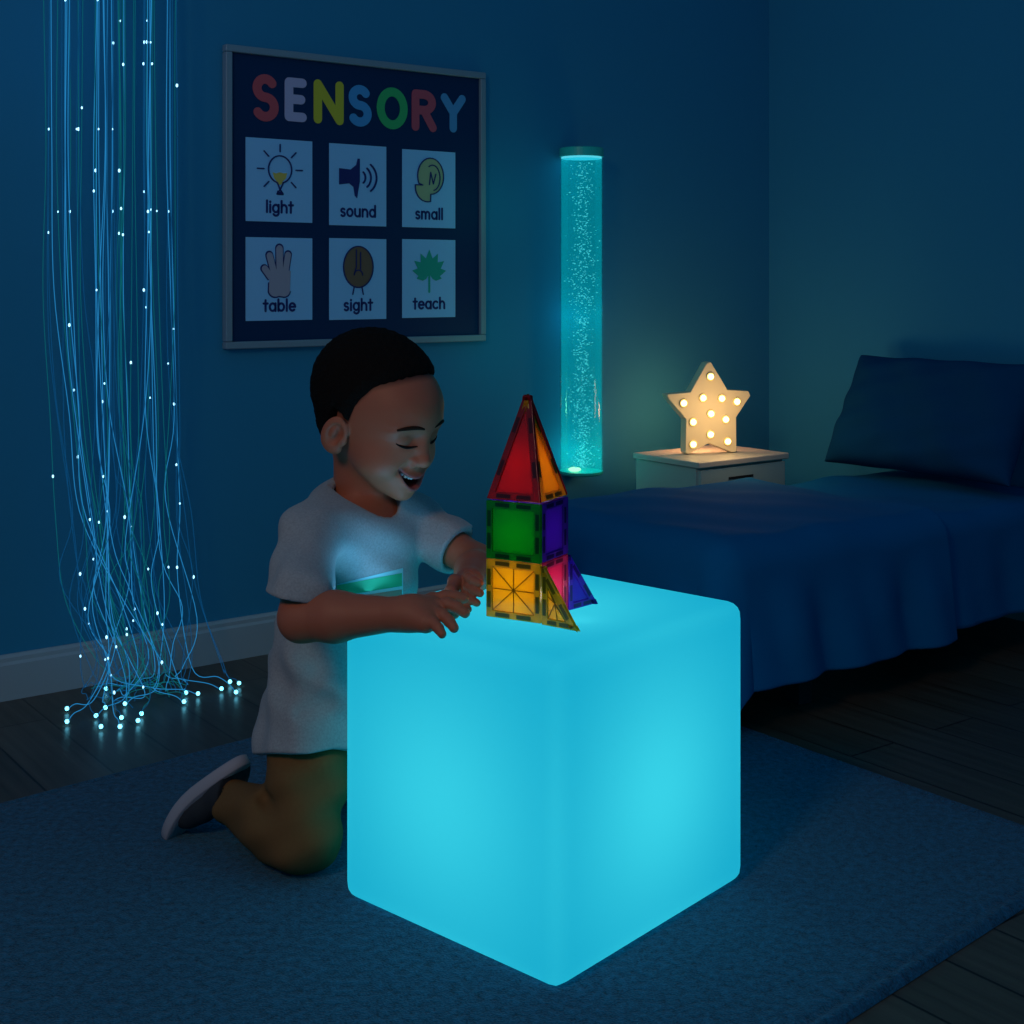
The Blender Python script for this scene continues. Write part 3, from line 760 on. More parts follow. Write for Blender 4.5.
def tower():
    th = math.radians(29); fx = Vector((math.cos(th), -math.sin(th), 0)); fy = Vector((math.sin(th), math.cos(th), 0))
    zt = ZT+.0003
    A = floor_at(485.8, 616.5, zt); A.z = zt
    L = TL; H_ = TH; sq = [(0, 0), (L, 0), (L, H_), (0, H_)]; h = TT/2
    B = A+fx*L; Cc = B+fy*L; Dd = A+fy*L
    G = TT                                    # side tiles fit between front and back ones
    def ring(z, cols, tier, labs):
        tile('square_tile', 's', sq, A+Z3*z+fy*h, fx, Z3, cols[0], labs[0])
        s2 = [(0, 0), (L-2*G, 0), (L-2*G, H_), (0, H_)]
        tile('square_tile', 's', s2, B+Z3*z+fy*G-fx*h, fy, Z3, cols[1], labs[1])
        tile('square_tile', 's', sq, Dd+Z3*z-fy*h, fx, Z3, cols[2], labs[2])
        tile('square_tile', 's', s2, A+Z3*z+fy*G+fx*h, fy, Z3, cols[3], labs[3])
    ring(0, ('yellow', 'pink', 'pink', 'yellow'), 0, ('yellow square tile at the tower base facing the viewer', 'pink square tile on the right side of the tower base',
         'pink square tile at the far side of the tower base, behind the yellow square', 'yellow square tile on the left side of the tower base, seen edge on'))
    ring(H_+.0003, ('green', 'purple', 'purple', 'blue'), 1, ('green square tile in the middle tier of the tower, facing the viewer', 'purple square tile on the right side of the middle tier under the orange triangle',
         'purple square tile at the far side of the middle tier, behind the green one', 'blue square tile on the left side of the middle tier, seen edge on'))
    # pyramid
    zb = zt+2*H_+.0004; apex_h = .1435
    cen = (A+Cc)/2; ap = Vector((cen.x, cen.y, zb+apex_h))
    cs = [Vector((p.x, p.y, zb)) for p in (A, B, Cc, Dd)]
    labs = ('tall red triangle tile forming the front of the pyramid top', 'tall orange triangle tile forming the right side of the pyramid top',
            'tall red triangle tile at the far side of the pyramid top', 'tall orange triangle tile on the left side of the pyramid top, seen edge on')
    for i, c in enumerate(('red', 'orange', 'red', 'orange')):
        p, q = cs[i], cs[(i+1) % 4]; ex = (q-p).normalized(); m = (p+q)/2; ey = (ap-m); H = ey.length; ey.normalize()
        nin = (cen-m); nin.z = 0; nin.normalize(); ins = nin*.0030+Z3*.0016
        e_ = .0005 if i % 2 == 0 else .0062; t_ = .0058 if i % 2 == 0 else .0020
        tile('triangle_tile', 't', [(e_, 0), (L-e_, 0), (L/2+t_, H-.002), (L/2-t_, H-.002)], p+ins, ex, ey, c, labs[i])
    # fins
    tip = floor_at(576.5, 631, zt); d = (tip-B); d.z = 0; w = d.length; d.normalize()
    tile('triangle_tile', 'f', [(.0, 0), (w, 0), (w-.004, .006), (.004, H_-.002), (0, H_-.002)][:5], B+d*.0035, d, Z3, 'yellow', 'yellow right angled triangle tile flaring from the tower base')
    tip = floor_at(595.5, 603, zt); Q = Cc-fx*.002-fy*.002; d = (tip-Q); d.z = 0; w = d.length; d.normalize()
    tile('triangle_tile', 'f', [(.0, 0), (w, 0), (w-.004, .006), (.004, H_-.002), (0, H_-.002)], Q+d*.001, d, Z3, 'blue', 'violet blue right angled triangle tile flaring from the tower base')
    return cen, zt, H_, zb, B, Cc
tw_c, tw_z, tw_L, tw_zb, tw_B, tw_C = tower()

#BOY
exec_boy = True
# ------------------------------------------------------------------ implicit surface modelling
class Field:
    def __init__(s, xs, ys, zs):
        s.xs, s.ys, s.zs = [np.asarray(a, dtype=np.float32) for a in (xs, ys, zs)]
        s.F = np.full((len(xs), len(ys), len(zs)), 1.0, dtype=np.float32)
    def sl(s, lo, hi):
        r = []
        for a, l, h in zip((s.xs, s.ys, s.zs), lo, hi):
            i0 = int(np.searchsorted(a, l)); i1 = int(np.searchsorted(a, h)); r.append(slice(max(i0, 0), max(min(i1, len(a)), i0)))
        return tuple(r)
    def grid(s, sl): return s.xs[sl[0]][:, None, None], s.ys[sl[1]][None, :, None], s.zs[sl[2]][None, None, :]
    def apply(s, lo, hi, fn, op='u', k=.01):
        sl = s.sl(lo, hi)
        if any(q.stop <= q.start for q in sl): return
        d = fn(*s.grid(sl)).astype(np.float32); F = s.F[sl]
        s.F[sl] = smin(F, d, k) if op == 'u' else (-smin(-F, d, k) if op == 's' else -smin(-F, -d, k))
    def cone(s, a, b, ra, rb, k=.01, op='u', m=.03):
        a, b = np.array(a), np.array(b); r = max(ra, rb)+m
        s.apply(np.minimum(a, b)-r, np.maximum(a, b)+r, lambda x, y, z: rcone(x, y, z, a, b, ra, rb), op, k)
    def chain(s, pts, rad, k=.01, op='u'):
        for i in range(len(pts)-1): s.cone(pts[i], pts[i+1], rad[i], rad[i+1], k if i or op != 'u' else k, op)
    def ell(s, c, r, Rm=None, k=.01, op='u', m=.03):
        c = np.array(c); Rm = np.eye(3) if Rm is None else np.array(Rm); q = max(r)+m
        s.apply(c-q, c+q, lambda x, y, z: ellip(*rotl(x-c[0], y-c[1], z-c[2], Rm), r), op, k)
def smin(a, b, k):
    if k <= 0: return np.minimum(a, b)
    h = np.maximum(k-np.abs(a-b), 0)/k
    return np.minimum(a, b)-h*h*k*.25
def smax(a, b, k): return -smin(-a, -b, k)
def rotl(x, y, z, Rm):          # Rm columns = local axes in world
    return (x*Rm[0][0]+y*Rm[1][0]+z*Rm[2][0], x*Rm[0][1]+y*Rm[1][1]+z*Rm[2][1], x*Rm[0][2]+y*Rm[1][2]+z*Rm[2][2])
def ellip(x, y, z, r):
    k0 = np.sqrt((x/r[0])**2+(y/r[1])**2+(z/r[2])**2); k1 = np.sqrt((x/r[0]**2)**2+(y/r[1]**2)**2+(z/r[2]**2)**2)+1e-9
    return k0*(k0-1)/k1
def rcone(x, y, z, a, b, ra, rb):
    d = b-a; L2 = float(d@d)+1e-12
    t = np.clip(((x-a[0])*d[0]+(y-a[1])*d[1]+(z-a[2])*d[2])/L2, 0, 1)
    return np.sqrt((x-a[0]-t*d[0])**2+(y-a[1]-t*d[1])**2+(z-a[2]-t*d[2])**2)-(ra+(rb-ra)*t)
def nets(fl, name, mat, parent=None, relax=0):
    F, xs, ys, zs = fl.F, fl.xs, fl.ys, fl.zs
    I = F < 0; nx, ny, nz = F.shape
    cnt = np.zeros((nx-1, ny-1, nz-1), np.uint8)
    for a in (0, 1):
        for b in (0, 1):
            for c in (0, 1): cnt += I[a:nx-1+a, b:ny-1+b, c:nz-1+c]
    ci, cj, ck = np.nonzero((cnt > 0) & (cnt < 8)); n = len(ci)
    idx = np.full(cnt.shape, -1, np.int32); idx[ci, cj, ck] = np.arange(n)
    P = np.zeros((n, 3)); w = np.zeros(n)
    cor = [(a, b, c) for a in (0, 1) for b in (0, 1) for c in (0, 1)]
    val = {q: F[ci+q[0], cj+q[1], ck+q[2]].astype(np.float64) for q in cor}
    for q in cor:
        for ax in range(3):
            if q[ax] == 0:
                r = list(q); r[ax] = 1; r = tuple(r); v0, v1 = val[q], val[r]; m = (v0 < 0) != (v1 < 0)
                t = np.where(m, v0/np.where(m, v0-v1, 1), 0)
                p0 = np.stack([xs[ci+q[0]], ys[cj+q[1]], zs[ck+q[2]]], 1).astype(np.float64); p1 = np.stack([xs[ci+r[0]], ys[cj+r[1]], zs[ck+r[2]]], 1)
                P += (p0+(p1-p0)*t[:, None])*m[:, None]; w += m
    P /= w[:, None]
    quads = []
    for ax in range(3):
        s0 = [slice(None)]*3; s1 = [slice(None)]*3; s0[ax] = slice(0, -1); s1[ax] = slice(1, None)
        o1, o2 = [a for a in range(3) if a != ax]
        for a in (o1, o2): s0[a] = slice(1, -1); s1[a] = slice(1, -1)
        A, B = I[tuple(s0)], I[tuple(s1)]; e = np.nonzero(A != B); g = A[e]
        b0 = [None]*3; b0[ax] = e[ax]; b0[o1] = e[o1]+1; b0[o2] = e[o2]+1
        def cell(d1, d2):
            c = list(b0); c[o1] = c[o1]-d1; c[o2] = c[o2]-d2; return idx[c[0], c[1], c[2]]
        q = np.stack([cell(1, 1), cell(0, 1), cell(0, 0), cell(1, 0)], 1)
        flip = (~g) if ax != 1 else g
        q[flip] = q[flip][:, ::-1]; quads.append(q)
    Q = np.concatenate(quads); Q = Q[(Q >= 0).all(1)]
    me = bpy.data.meshes.new(name); me.vertices.add(n); me.vertices.foreach_set('co', P.astype(np.float32).ravel())
    me.loops.add(len(Q)*4); me.loops.foreach_set('vertex_index', Q.ravel().astype(np.int32))
    me.polygons.add(len(Q)); me.polygons.foreach_set('loop_start', np.arange(0, len(Q)*4, 4, dtype=np.int32))
    me.update(calc_edges=True); me.validate(); smooth(me)
    me.materials.append(mat)
    o = bpy.data.objects.new(name, me); C.objects.link(o)
    if parent: attach(o, parent)
    return o, P
def rng_ax(*segs):                       # (start, end, step) pieces
    out = []
    for a, b, s in segs: out += list(np.arange(a, b, s))
    return np.array(out)

def boy():
    V = lambda *a: np.array(W(*a))
    root = empty('person', (-.32, 2.08, .016))
    tag(root, 'smiling child in grey T-shirt and brown trousers kneeling at the glowing cube', 'person')
    # ---- skeleton
    neck0 = np.array((-.236, 2.135, .520)); 
    KS = .9717; camp = np.array((0, 0, CH))
    V2 = lambda u, v, D: V(u, v, D*KS)
    shR, elR, wrR = V(308, 537, 1.995), V(302, 618, 1.868), V2(399, 614, 1.868)
    shL, elL, wrL = V(414, 522, 2.180), V(478, 564, 2.100), camp+(np.array((-.064, 2.020, .431))-camp)*KS
    chest = np.array((-.243, 2.125, .445)); belly = np.array((-.272, 2.125, .30)); pelvis = np.array((-.300, 2.115, .215))
    hipR, knR, anR = np.array((-.308, 2.085, .205)), np.array((-.303, 1.995, .066)), np.array((-.440, 2.112, .072))
    hipL, knL, anL = np.array((-.265, 2.170, .205)), np.array((-.145, 2.235, .068)), np.array((-.288, 2.275, .070))
    # ---- head frame
    yaw, pit, rol = math.radians(36), math.radians(17), math.radians(3)
    Fv = Vector((math.cos(yaw)*math.cos(pit), -math.sin(yaw)*math.cos(pit), -math.sin(pit))); Lv = Vector((math.sin(yaw), math.cos(yaw), 0)); Uv = Fv.cross(Lv)
    rq = Matrix.Rotation(rol, 3, Fv); Lv = rq @ Lv; Uv = rq @ Uv
    HR = np.array([[Lv[i], Fv[i], Uv[i]] for i in range(3)]); S = 1.075
    HC = np.array(W(379, 421, 2.105)); FZ = .010
    def hl(x, y, z):
        a, b, c = rotl(x-HC[0], y-HC[1], z-HC[2], HR); return a/S, b/S, c/S
    def hw(p): return HC+HR@(np.array(p)*S)
    mouth_top = lambda x: -.0645+19*x*x
    mouth_bot = lambda x: mouth_top(x)-.0140*np.maximum(0, 1-(x/.0300)**2)**.8
    def my(x): return .0855-14.4*x*x-6000*x**4*1.2
    def cranium(x, y, z): return ellip(x, y+.010, z-.036, (.0735, .0940, .0760))
    def head(X, Y, Z):
        x, y, z = hl(X, Y, Z); ax = np.abs(x); e3 = lambda cx, cy, cz, r: ellip(ax-cx, y-cy, z-cz, r)
        d = cranium(x, y, z)
        d = smin(d, ellip(x, y-.046, z-.036, (.0500, .0430, .0430)), .03)         # forehead
        d = smin(d, ellip(x, y+.040, z+.018, (.0520, .0500, .0460)), .02)         # nape
        z_ear = z; z = z-FZ
        d = smin(d, ellip(x, y-.024, z+.030, (.0600, .0620, .0640)), .03)         # face mass
        d = smin(d, e3(.034, .044, -.046, (.0300, .0320, .0270)), .020)            # cheeks
        d = smin(d, ellip(x, y-.048, z+.077, (.0310, .0300, .0250)), .022)         # jaw
        d = smin(d, ellip(x, y-.068, z+.092, (.0150, .0130, .0115)), .016)         # chin
        d = smin(d, ellip(x, y-.066, z+.065, (.0250, .0190, .0190)), .016)         # muzzle
        d = smin(d, e3(.026, .066, .011, (.0220, .0110, .0070)), .016)             # brow
        d = -smin(-d, e3(.0290, .0930, -.003, (.0165, .0130, .0100)), .014)        # sockets
        d = smin(d, e3(.0285, .0675, -.0055, (.0150, .0135, .0112)), .004)         # closed lids
        # nose
        a, b = np.array((0, .0780, .004)), np.array((0, .0925, -.0330))
        d = smin(d, rcone(x, y, z, a, b, .0060, .0092), .012)
        d = smin(d, ellip(x, y-.0925, z+.0350, (.0105, .0105, .0092)), .006)
        d = smin(d, e3(.0120, .0850, -.0375, (.0085, .0095, .0075)), .005)
        d = -smin(-d, e3(.0055, .0900, -.0440, (.0032, .0050, .0030)), .002)
        # smile crease
        for t in range(3):
            u0, u1 = t/5, (t+1)/5
            f = lambda u: np.array((.019+.015*u+.003*math.sin(3*u), .0890-.0165*u, -.040-.022*u))
            d = -smin(-d, rcone(ax, y, z, f(u0), f(u1), .0012, .0012), .010)
        # lips
        for t in range(6):
            f = lambda s: np.array((.0305*s, my(.0305*s)+.0012, mouth_top(.0305*s)+.0022*(1-s*s)))
            g = lambda s: np.array((.0300*s, my(.0300*s)-.0005, mouth_bot(.0300*s)-.0018))
            s0, s1 = t/6, (t+1)/6; q = lambda s: .0034*(1-.65*s)
            d = smin(d, rcone(ax, y, z, f(s0), f(s1), q(s0), q(s1)), .005)
            d = smin(d, rcone(ax, y, z, g(s0), g(s1), q(s0)*1.15, q(s1)), .005)
        cav = np.maximum(np.maximum(z-mouth_top(ax), mouth_bot(ax)-z), np.maximum(.060-y, ax-.0295))
        d = smax(d, -cav, .0022)
        # ears
        z = z_ear
        xe, ye, ze = ax-.0780, y+.010, z+.012
        ca, sa = math.cos(.25), math.sin(.25); ye, ze = ye*ca+ze*sa*-1, ye*sa+ze*ca
        xo = xe+.45*(ye)*1.0
        ear = ellip(xo, ye, ze, (.0070, .0170, .0285))
        ear = smin(ear, ellip(xo+.002, ye-.006, ze+.0215, (.0060, .0085, .0085)), .006)
        ear = smax(ear, -ellip(xo-.0075, ye-.0030, ze-.0020, (.0098, .0110, .0180)), .002)
        ear = smin(ear, ellip(xo-.0010, ye+.0015, ze-.0025, (.0040, .0040, .0100)), .003)
        ear = smin(ear, ellip(xo-.0005, ye-.0140, ze+.0050, (.0045, .0040, .0060)), .004)
        d = smin(d, ear, .0045)
        return d*S
    st = .0018
    fl = Field(rng_ax((-.47, -.35, .004), (-.35, -.02, st)), rng_ax((1.728, 2.33, st)), rng_ax((.02, .385, .004), (.385, .80, st)))
    # torso and limbs
    fl.ell(chest, (.075, .062, .085), k=0); fl.cone(chest, belly, .070, .072, .03); fl.cone(belly, pelvis, .072, .078, .03)
    fl.cone(shR, shL, .036, .036, .03)
    fl.cone(neck0, hw((0, -.026, -.045)), .043, .042, .03)
    fl.apply(HC-.155, HC+.155, head, 'u', .018)
    for hp, kn, an in ((hipR, knR, anR), (hipL, knL, anL)):
        fl.cone(hp, kn, .048, .036, .02); fl.cone(kn, an, .034, .020, .01)
    # arms
    fl.chain([shR, (shR+elR)/2, elR], [.036, .033, .031], .012)
    mR = elR+(wrR-elR)*.35
    fl.chain([elR, mR, wrR], [.0315, .0330, .0215], .012)
    fl.chain([shL, (shL+elL)/2, elL], [.032, .029, .028], .012)
    fl.chain([elL, elL+(wrL-elL)*.4, wrL], [.028, .0285, .0200], .012)
    # right hand: palm down over the near edge of the cube top
    kn_ = [V2(432, 600, 1.892), V2(436, 606.5, 1.873), V2(435, 613.5, 1.856), V2(428, 622, 1.842)]        # index .. little
    tp = [V2(464, 598.5, 1.885), V2(465, 613, 1.853), V2(454, 628, 1.830), V2(442, 634, 1.818)]
    arch = [.004, .007, .006, .005]
    hub = wrR+(kn_[1]+kn_[2]-2*wrR)/2*.35
    fl.cone(wrR, hub, .0205, .0190, .01)
    for i in range(4): fl.cone(hub, kn_[i], .0165, .0105, .014)
    fl.cone(wrR+np.array((.006, 0, -.001)), kn_[3]+np.array((-.004, 0, 0)), .0170, .0125, .012)
    for i in range(4):
        a, b = kn_[i], tp[i]; L = b-a; pts = [a, a+L*.40+np.array((0, 0, arch[i])), a+L*.74+np.array((0, 0, arch[i]*.7)), b]
        r0 = [.0090, .0092, .0088, .0080][i]; fl.chain(pts, [r0, r0*.93, r0*.86, r0*.74], .0030)
    fl.chain([wrR+np.array((.014, .014, -.002)), wrR+np.array((.034, .034, .0005)), wrR+np.array((.056, .043, -.004)), wrR+np.array((.072, .042, -.010))], [.0130, .0105, .0088, .0072], .005)
    # left hand beside the tower base, fingers pointing at the tile
    k2 = [camp+(np.array(p)-camp)*KS for p in ((-.0630, 1.988, .449), (-.0635, 1.984, .437), (-.0680, 1.982, .425), (-.0740, 1.985, .4155))]
    t2 = [camp+(np.array(p)-camp)*KS for p in ((-.0465, 1.950, .4460), (-.0455, 1.944, .4330), (-.0500, 1.940, .4200), (-.0620, 1.943, .4100))]
    hub2 = wrL+(k2[1]+k2[2]-2*wrL)/2*.4
    fl.cone(wrL, hub2, .0190, .0170, .01)
    for i in range(4): fl.cone(hub2, k2[i], .0135, .0085, .008)
    for i in range(4):
        a, b = k2[i], t2[i]; L = b-a; off = np.array((-.006, 0, .001)); pts = [a, a+L*.4+off, a+L*.75+off*.7, b]
        r0 = [.0074, .0076, .0073, .0066][i]; fl.chain(pts, [r0, r0*.93, r0*.86, r0*.74], .0025)
    fl.chain([wrL+np.array((-.010, -.008, .004)), *[camp+(np.array(p)-camp)*KS for p in ((-.083, 1.985, .440), (-.088, 1.960, .432), (-.083, 1.942, .424))]], [.0125, .0100, .0085, .0070], .005)
    yk = [-.12, -.085, -.055, -.030, -.018, -.010, .004, .012, .030, .050, .066, .075, .12]
    zk = [-.070, -.066, -.058, -.034, .016, .014, .004, .036, .066, .078, .088, .092, .098]
    body, P = nets(fl, 'body', M['skin'], root)
    # skin tones: lips, inside of the mouth
    X, Y, Z = P[:, 0], P[:, 1], P[:, 2]; x, y, z0_ = hl(X, Y, Z); z = z0_-FZ; ax = np.abs(x)
    base = np.array((.42, .120, .062)); lip = np.array((.34, .085, .075)); inn = np.array((.10, .012, .014))
    col = np.tile(base, (len(P), 1))
    t = np.clip(ax/.0305, 0, 1); on = (ax < .032) & (y > .055) & (z < -.040) & (z > -.095)
    dt = np.abs(z-(mouth_top(t*.0305)+.0022*(1-t*t))); db_ = np.abs(z-(mouth_bot(np.minimum(t, .98)*.030)-.0018))
    wl = np.clip(1-(np.minimum(dt, db_)/(.0040*(1-.5*t))-.6)/.5, 0, 1)*on
    col = col*(1-wl[:, None])+lip*wl[:, None]
    inside = on & (z < mouth_top(ax)+.0005) & (z > mouth_bot(ax)-.0005) & (y < my(ax)-.003)
    col[inside] = inn
    z = z0_; hz = np.interp(y, yk, zk); st_ = np.clip((z-hz+.004)/.012, 0, 1)*(ax < .082)*(z > -.06)*(cranium(x, y, z) < .008)
    st_ = st_*(1-np.clip((ax-.0765)/.003, 0, 1)*(np.abs(y+.002) < .03)*(z < .03))
    col = col*(1-.85*st_[:, None])
    at = body.data.color_attributes.new('tone', 'FLOAT_COLOR', 'POINT')
    at.data.foreach_set('color', np.concatenate([col, np.ones((len(P), 1))], 1).astype(np.float32).ravel())
    bvh = BVHTree.FromPolygons([tuple(p) for p in P], [tuple(f.vertices) for f in body.data.polygons])
    def onface(lx, lz, lift=0.0):
        o_ = Vector(hw((lx, .16, lz+FZ))); d = -Fv; h = bvh.ray_cast(o_, d, .3)
        return (h[0]-d*lift) if h[0] else None
    # lashes, brows, teeth
    for s in (-1, 1):
        pts = []
        for i in range(13):
            t = -1+2*i/12; p = onface(s*.0285+.0150*t*s, -.0115-.0035*(1-t*t)+.0015*t, .0003)
            if p: pts.append(p)
        MB().tube(pts, [.0007+.0015*math.sin(PI*(i+.5)/len(pts)) for i in range(len(pts))], 6).build('eyelashes', M['lash'], root, sm=True)
        pts = []
        for i in range(11):
            t = -1+2*i/10; p = onface(s*.0300+.0190*t*s, .0125+.0040*(1-t*t)-.0012*t, -.0006)
            if p: pts.append(p)
        MB().tube(pts, [.0012+.0024*math.sin(PI*(i+.6)/(len(pts)+.6)) for i in range(len(pts))], 8).build('eyebrow', M['brow'], root, sm=True)
    q = MB()
    for i in range(8):
        tx = (-3.5+i)*.0052; zt_ = float(mouth_top(abs(tx)))+.001; yy = float(my(abs(tx)))-.0055
        c = hw((tx, yy, zt_-.0022+FZ)); q.sphere(c, .0030, 8, 6, (1, .9, 1.0))
    q.build('teeth', M['teeth'], root, sm=True)
    # ---- hair
    hf = Field(rng_ax((HC[0]-.14, HC[0]+.14, .0022)), rng_ax((HC[1]-.14, HC[1]+.14, .0022)), rng_ax((HC[2]-.09, HC[2]+.16, .0022)))
    def hair(X, Y, Z):
        x, y, z = hl(X, Y, Z)
        d = cranium(x, y, z)-.0080
        d = smin(d, ellip(x, y+.024, z-.046, (.073, .086, .076))-.006, .02)
        d = smin(d, ellip(x, y+.040, z+.018, (.0520, .0500, .0460))-.005, .02)
        nz = .0013*np.sin(310*x+190*z)*np.sin(290*y-120*z)*np.sin(270*z+90*x)+.0006*np.sin(600*x)*np.sin(560*y)*np.sin(580*z)
        d = d+nz
        h = np.interp(y, yk, zk)
        h = h+.010*np.clip(1-(np.abs(x)/.03), 0, 1)*0
        g = (h-z)*.75+.0015*np.sin(420*x)*np.sin(380*y)
        return smax(d, g, .024)*S
    hf.apply(HC-1, HC+1, hair, 'u', 0)
    nets(hf, 'hair', M['hair'], root)
    # ---- shirt
    ft = Field(rng_ax((-.44, -.06, .0030)), rng_ax((1.78, 2.30, .0030)), rng_ax((.12, .60, .0030)))
    latv = (shL-shR)/np.linalg.norm(shL-shR); 
    fwd = np.array((latv[1], -latv[0], 0)); fwd /= np.linalg.norm(fwd)
    TR = np.array([[latv[i], fwd[i], (0, 0, 1)[i]] for i in range(3)])
    ft.ell(chest+np.array((.0, 0, .005)), (.104, .078, .098), TR, k=0)
    ft.ell(belly+np.array((.004, 0, .02)), (.092, .082, .115), TR, k=.05)
    ft.cone(belly, pelvis+np.array((-.004, 0, -.035)), .080, .086, .05)
    ft.cone(belly+np.array((-.01, -.02, 0)), np.array((-.306, 2.052, .150)), .078, .082, .04)
    ft.cone(chest+np.array((.02, 0, -.03)), belly+np.array((.035, .01, 0)), .070, .070, .04)
    ft.cone(shR+np.array((.004, .002, -.004)), shL, .0420, .0400, .04)
    ft.cone(neck0+np.array((0, 0, .005)), chest, .050, .070, .03)
    uR = (elR-shR)/np.linalg.norm(elR-shR); uR = uR+np.array((-.05, .25, 0)); uR /= np.linalg.norm(uR); seR = elR+np.array((-.004, .010, .024)); uc = np.array((-.20, -.12, -.97)); uc /= np.linalg.norm(uc)
    uL = (elL-shL)/np.linalg.norm(elL-shL); seL = shL+(elL-shL)*.70
    ft.cone(shR, seR, .0420, .0470, .014); ft.cone(seR, seR+uc*.03, .0470, .0480, .004); ft.cone(shL, seL+uL*.03, .0405, .0425, .014)
    ft.cone(W(343, 505, 2.125), shR+np.array((.004, .004, .004)), .046, .038, .03); ft.cone(W(385, 505, 2.150), shL+np.array((-.004, 0, 0)), .042, .036, .03)
    # folds
    def folds(X, Y, Z):
        x, y, z = X, Y, Z
        f = .0034*np.sin(58*z+44*x-28*y+1.2+1.5*np.sin(20*z))*np.clip((.52-z)*8, .2, 1)+.0022*np.sin(95*x-60*y+42*z)+.0020*np.sin(44*x+90*z+30*y)
        f = f+.0040*np.sin(46*(x+.6*y)+8*np.sin(9*z))*np.clip((.33-z)*6, 0, 1)
        return f
    X, Y, Z = ft.grid((slice(None),)*3); ft.F = (ft.F+folds(X, Y, Z)).astype(np.float32)
    # crease between sleeve and chest
    ft.chain([W(290, 640, 2.03), W(318, 668, 2.01), W(345, 675, 2.01)], [.001, .0035, .001], .022, 's')
    ft.chain([W(300, 712, 2.0), W(325, 704, 1.995), W(350, 708, 2.0)], [.001, .004, .001], .022, 's')
    # openings
    cutR = lambda X, Y, Z: (X-seR[0])*uR[0]+(Y-seR[1])*uR[1]+(Z-seR[2])*uR[2]
    bxR = (seR-.075, seR+.075)
    def cut(seat, u, lo, hi):
        def f(X, Y, Z):
            r = rcone(X, Y, Z, seat-u*.03, seat+u*.08, .060, .060)
            return np.maximum(r, -((X-seat[0])*u[0]+(Y-seat[1])*u[1]+(Z-seat[2])*u[2]))
        return f
    ft.apply(seR-.12, seR+.12, cut(seR, uc, 0, 0), 's', .003); ft.apply(seL-.12, seL+.12, cut(seL, uL, 0, 0), 's', .003)
    ft.cone(seR+uc*.014, seR+uc*.05, .0400, .0435, .003, 's'); ft.cone(seL+uL*.012, seL+uL*.05, .0350, .0375, .003, 's')
    hem = lambda X, Y, Z: Z-(.160+.06*(X+.30)+.33*np.clip(2.08-Y, -.1, .12)+.0022*np.sin(60*X+40*Y))
    ft.apply((-1, 0, 0), (1, 3, .30), lambda X, Y, Z: hem(X, Y, Z)+0*X, 's', .003)
    ft.cone(pelvis+np.array((-.004, 0, -.12)), pelvis+np.array((-.002, 0, -.015)), .083, .080, .004, 's')
    # neck opening follows the neck
    nd = np.array(hw((0, -.022, -.045)))-neck0; nd /= np.linalg.norm(nd)
    col0 = np.array(W(364, 505, 2.105))
    nk = np.array((.10, -.05, .99)); nk /= np.linalg.norm(nk)
    ft.cone(col0+nk*-.022, col0+nk*.07, .0490, .064, .005, 's')
    tilt = np.array((math.sin(.52)*.80, -math.sin(.52)*.6, math.cos(.52))); tilt /= np.linalg.norm(tilt)
    a1 = np.cross(tilt, (0, 1, 0)); a1 /= np.linalg.norm(a1); a2 = np.cross(tilt, a1)
    ringp = [col0+nk*.003+(a1*math.cos(t)*.0570+a2*math.sin(t)*.0540) for t in np.linspace(0, 2*PI, 25)]
    ft.chain(ringp, [.0050]*25, .004)
    shirt, SP = nets(ft, 't_shirt', M['shirt'], root)
    sb = BVHTree.FromPolygons([tuple(p) for p in SP], [tuple(f.vertices) for f in shirt.data.polygons])
    # printed patch on the chest
    def patch(quad, mat, name, lift):
        nu, nv = 24, 8; vs = []; ok = True
        for i in range(nu+1):
            for j in range(nv+1):
                s, t = i/nu, j/nv
                u = (quad[0][0]*(1-s)+quad[1][0]*s)*(1-t)+(quad[3][0]*(1-s)+quad[2][0]*s)*t
                v = (quad[0][1]*(1-s)+quad[1][1]*s)*(1-t)+(quad[3][1]*(1-s)+quad[2][1]*s)*t
                d = Vector(((u-512)/F_PX, 1, -(v-HZ)/F_PX)).normalized(); h = sb.ray_cast(Vector((0, 0, CH)), d, 5)
                vs.append(h[0]-d*lift if h[0] else None)
        fs = []
        for i in range(nu):
            for j in range(nv):
                a = i*(nv+1)+j; f = (a, a+1, a+nv+2, a+nv+1)
                if all(vs[k] is not None and abs(vs[k].y-2.05) < .12 for k in f): fs.append(f)
        vs = [v if v is not None else Vector((-.25, 2.1, .4)) for v in vs]
        o_ = mesh_obj(name, vs, fs, mat, shirt, True)
        bm = bmesh.new(); bm.from_mesh(o_.data); bmesh.ops.delete(bm, geom=[v for v in bm.verts if not v.link_faces], context='VERTS'); bm.to_mesh(o_.data); bm.free()
        return o_
    patch([(334, 585), (403, 568), (403, 600), (334, 612)], pmat('pale print', (.30, .62, .66), .6, .2), 'chest_print', .0006)['label'] = 'pale blue printed rectangle'
    patch([(334, 586), (402, 573), (402, 586), (334, 597)], pmat('green print', (.02, .42, .20), .5, .3), 'print_stripe', .0012)['label'] = 'green stripe'
    patch([(338, 599), (402, 589.5), (402, 601), (338, 611)], pmat('brown print', (.30, .22, .17), .7, .2), 'print_stripe', .0012)['label'] = 'brown stripe'
    # ---- trousers
    fp = Field(rng_ax((-.47, -.04, .0032)), rng_ax((1.92, 2.34, .0032)), rng_ax((.010, .28, .0032)))
    fp.cone(pelvis+np.array((0, 0, .01)), pelvis, .066, .070, 0)
